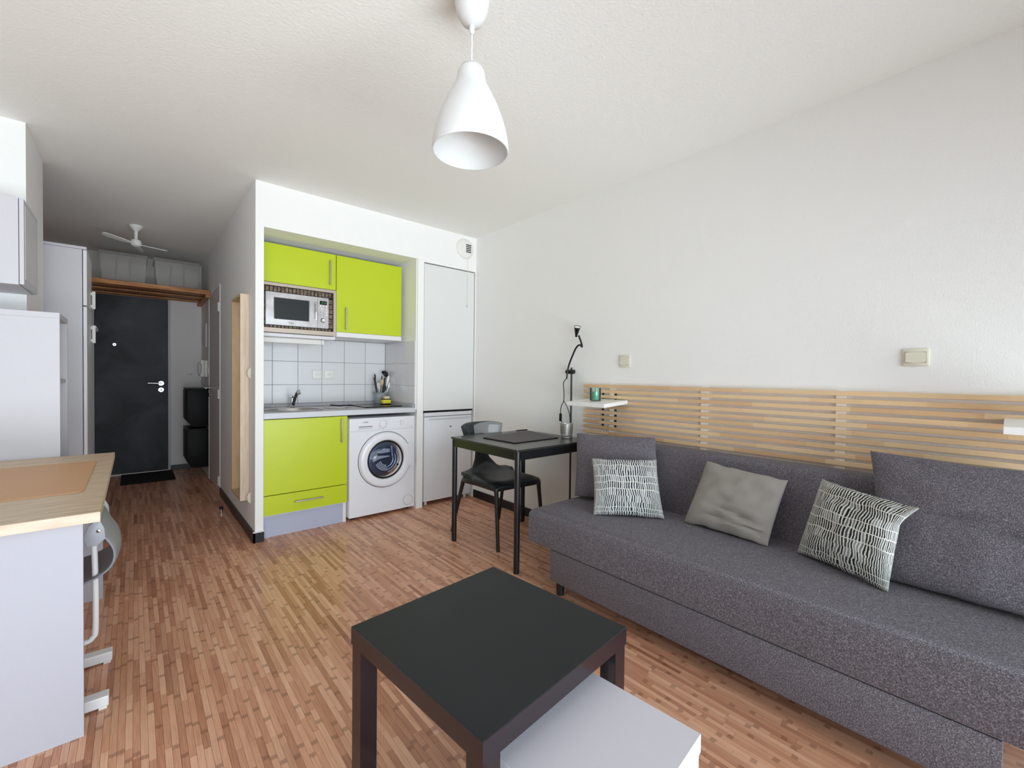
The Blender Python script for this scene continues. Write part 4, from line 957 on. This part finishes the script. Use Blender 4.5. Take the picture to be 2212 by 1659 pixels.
pillow('back_cushion', 'big dark grey cushion at the left end of the sofa', 'cushion', (2.10, 1.80, .462), (2.25, 1.28, .462), (2.335, 1.385, .858), (2.235, 1.905, .836), .062, sofa_m, G1, .03, .008, 3)
pillow('back_cushion', 'big dark grey cushion at the right end of the sofa', 'cushion', (2.16, .33, .455), (2.13, -.30, .455), (2.36, -.31, .895), (2.37, .392, .912), .085, sofa_m, G1, .035, .010, 8, crease=[(.05, -.10, .45, .07), (-.62, .05, .3, .08)])
pillow('scatter_cushion', 'blue-grey and white striped cushion in front of the left dark cushion', 'cushion', (1.915, 1.505, .452), (2.157, 1.215, .452), (2.247, 1.322, .746), (2.05, 1.63, .730), .052, pat_blue_m, G2, .05, .004, 1)
pillow('scatter_cushion', 'plain grey cotton cushion in the middle of the sofa', 'cushion', (2.20, 1.128, .452), (2.175, .715, .452), (2.285, .672, .745), (2.285, 1.050, .776), .052, greyfab_m, G2, .03, .012, 5, crease=[(-.32, -.18, .28, .06), (-.62, -.1, .3, .07), (.0, -.12, .12, .05)])
pillow('scatter_cushion', 'black and white striped cushion leaning on the right dark cushion', 'cushion', (2.200, .606, .452), (2.045, .278, .452), (2.115, .248, .765), (2.28, .538, .778), .060, pat_green_m, G2, .05, .008, 12, ears=.05, crease=[(.62, -.1, .2, .08)])

# ------------------------------------------------------------------ coffee tables
def low_table(name, label, cx, cy, size, h, ang, top_m, edge_m, leg_m, lw=.05, th=.05):
    t = thing(name, label, 'table', (cx, cy, 0)); hs = size/2; R_ = math.radians(ang)
    def rb(b_): return b_.rot(R_, (cx, cy, 0))
    obj('tabletop', rb(B().box(cx-hs, cx+hs, cy-hs, cy+hs, h-th, h-.0012, .001, 1)), edge_m, t)
    obj('top_sheet', rb(B().box(cx-hs+.0008, cx+hs-.0008, cy-hs+.0008, cy+hs-.0008, h-.001, h)), top_m, t)
    for a in (-1, 1):
        for c in (-1, 1):
            x, y = cx+a*(hs-.003-lw/2), cy+c*(hs-.003-lw/2)
            obj('leg', rb(B().box(x-lw/2, x+lw/2, y-lw/2, y+lw/2, 0, h-th-.0005, .001, 1)), leg_m, t)
    return t
top_black = M('black_table_sheet', (20, 25, 28), .5, var=(4, (25, 30, 33)), spec=.35)
edge_black = M('black_brown_edge', (36, 27, 31), .2)
low_table('coffee_table', 'square black coffee table in the foreground', .791, .999, .576, .470, 5.0, top_black, edge_black, edge_black, .052, .052)
wtab = M('white_grey_table', (206, 204, 212), .4)
low_table('side_table', 'low white square side table tucked under the black coffee table', .799, .636, .380, .375, 5.0, wtab, wtab, wtab, .045, .045)

# ------------------------------------------------------------------ pendant lamp
PXL, PYL = .897, 1.270
t = thing('pendant_lamp', 'white bell-shaped pendant lamp hanging from the ceiling', 'pendant lamp', (PXL, PYL, 2.0))
obj('canopy', B().lathe([(.058, 2.5795), (.062, 2.56), (.061, 2.52), (.052, 2.478), (.036, 2.452), (.012, 2.440), (.001, 2.439)], (PXL, PYL, 0), 36), lamp_white_m, t, smooth=True)
obj('cord_grip', B().lathe([(.010, 2.448), (.0095, 2.420), (.006, 2.412), (.001, 2.412)], (PXL, PYL, 0), 14), lamp_white_m, t, smooth=True)
obj('cord', B().cyl((PXL, PYL, 2.27), (PXL, PYL, 2.42), .0032, n=10), lamp_white_m, t, smooth=True)
sp_ = [(.006, 2.300), (.026, 2.299), (.040, 2.292), (.047, 2.278), (.050, 2.258), (.056, 2.235), (.072, 2.205), (.092, 2.165), (.110, 2.120), (.124, 2.075), (.132, 2.035), (.1345, 2.008), (.1325, 2.0)]
inn = [(r-.003, z) for r, z in sp_[::-1] if r > .03]
obj('shade', B().lathe(sp_+inn, (PXL, PYL, 0), 64), lamp_white_m, t, smooth=True)
obj('bulb_holder', B().lathe([(.018, 2.290), (.018, 2.235), (.016, 2.23), (.001, 2.23)], (PXL, PYL, 0), 18), lamp_white_m, t, smooth=True)
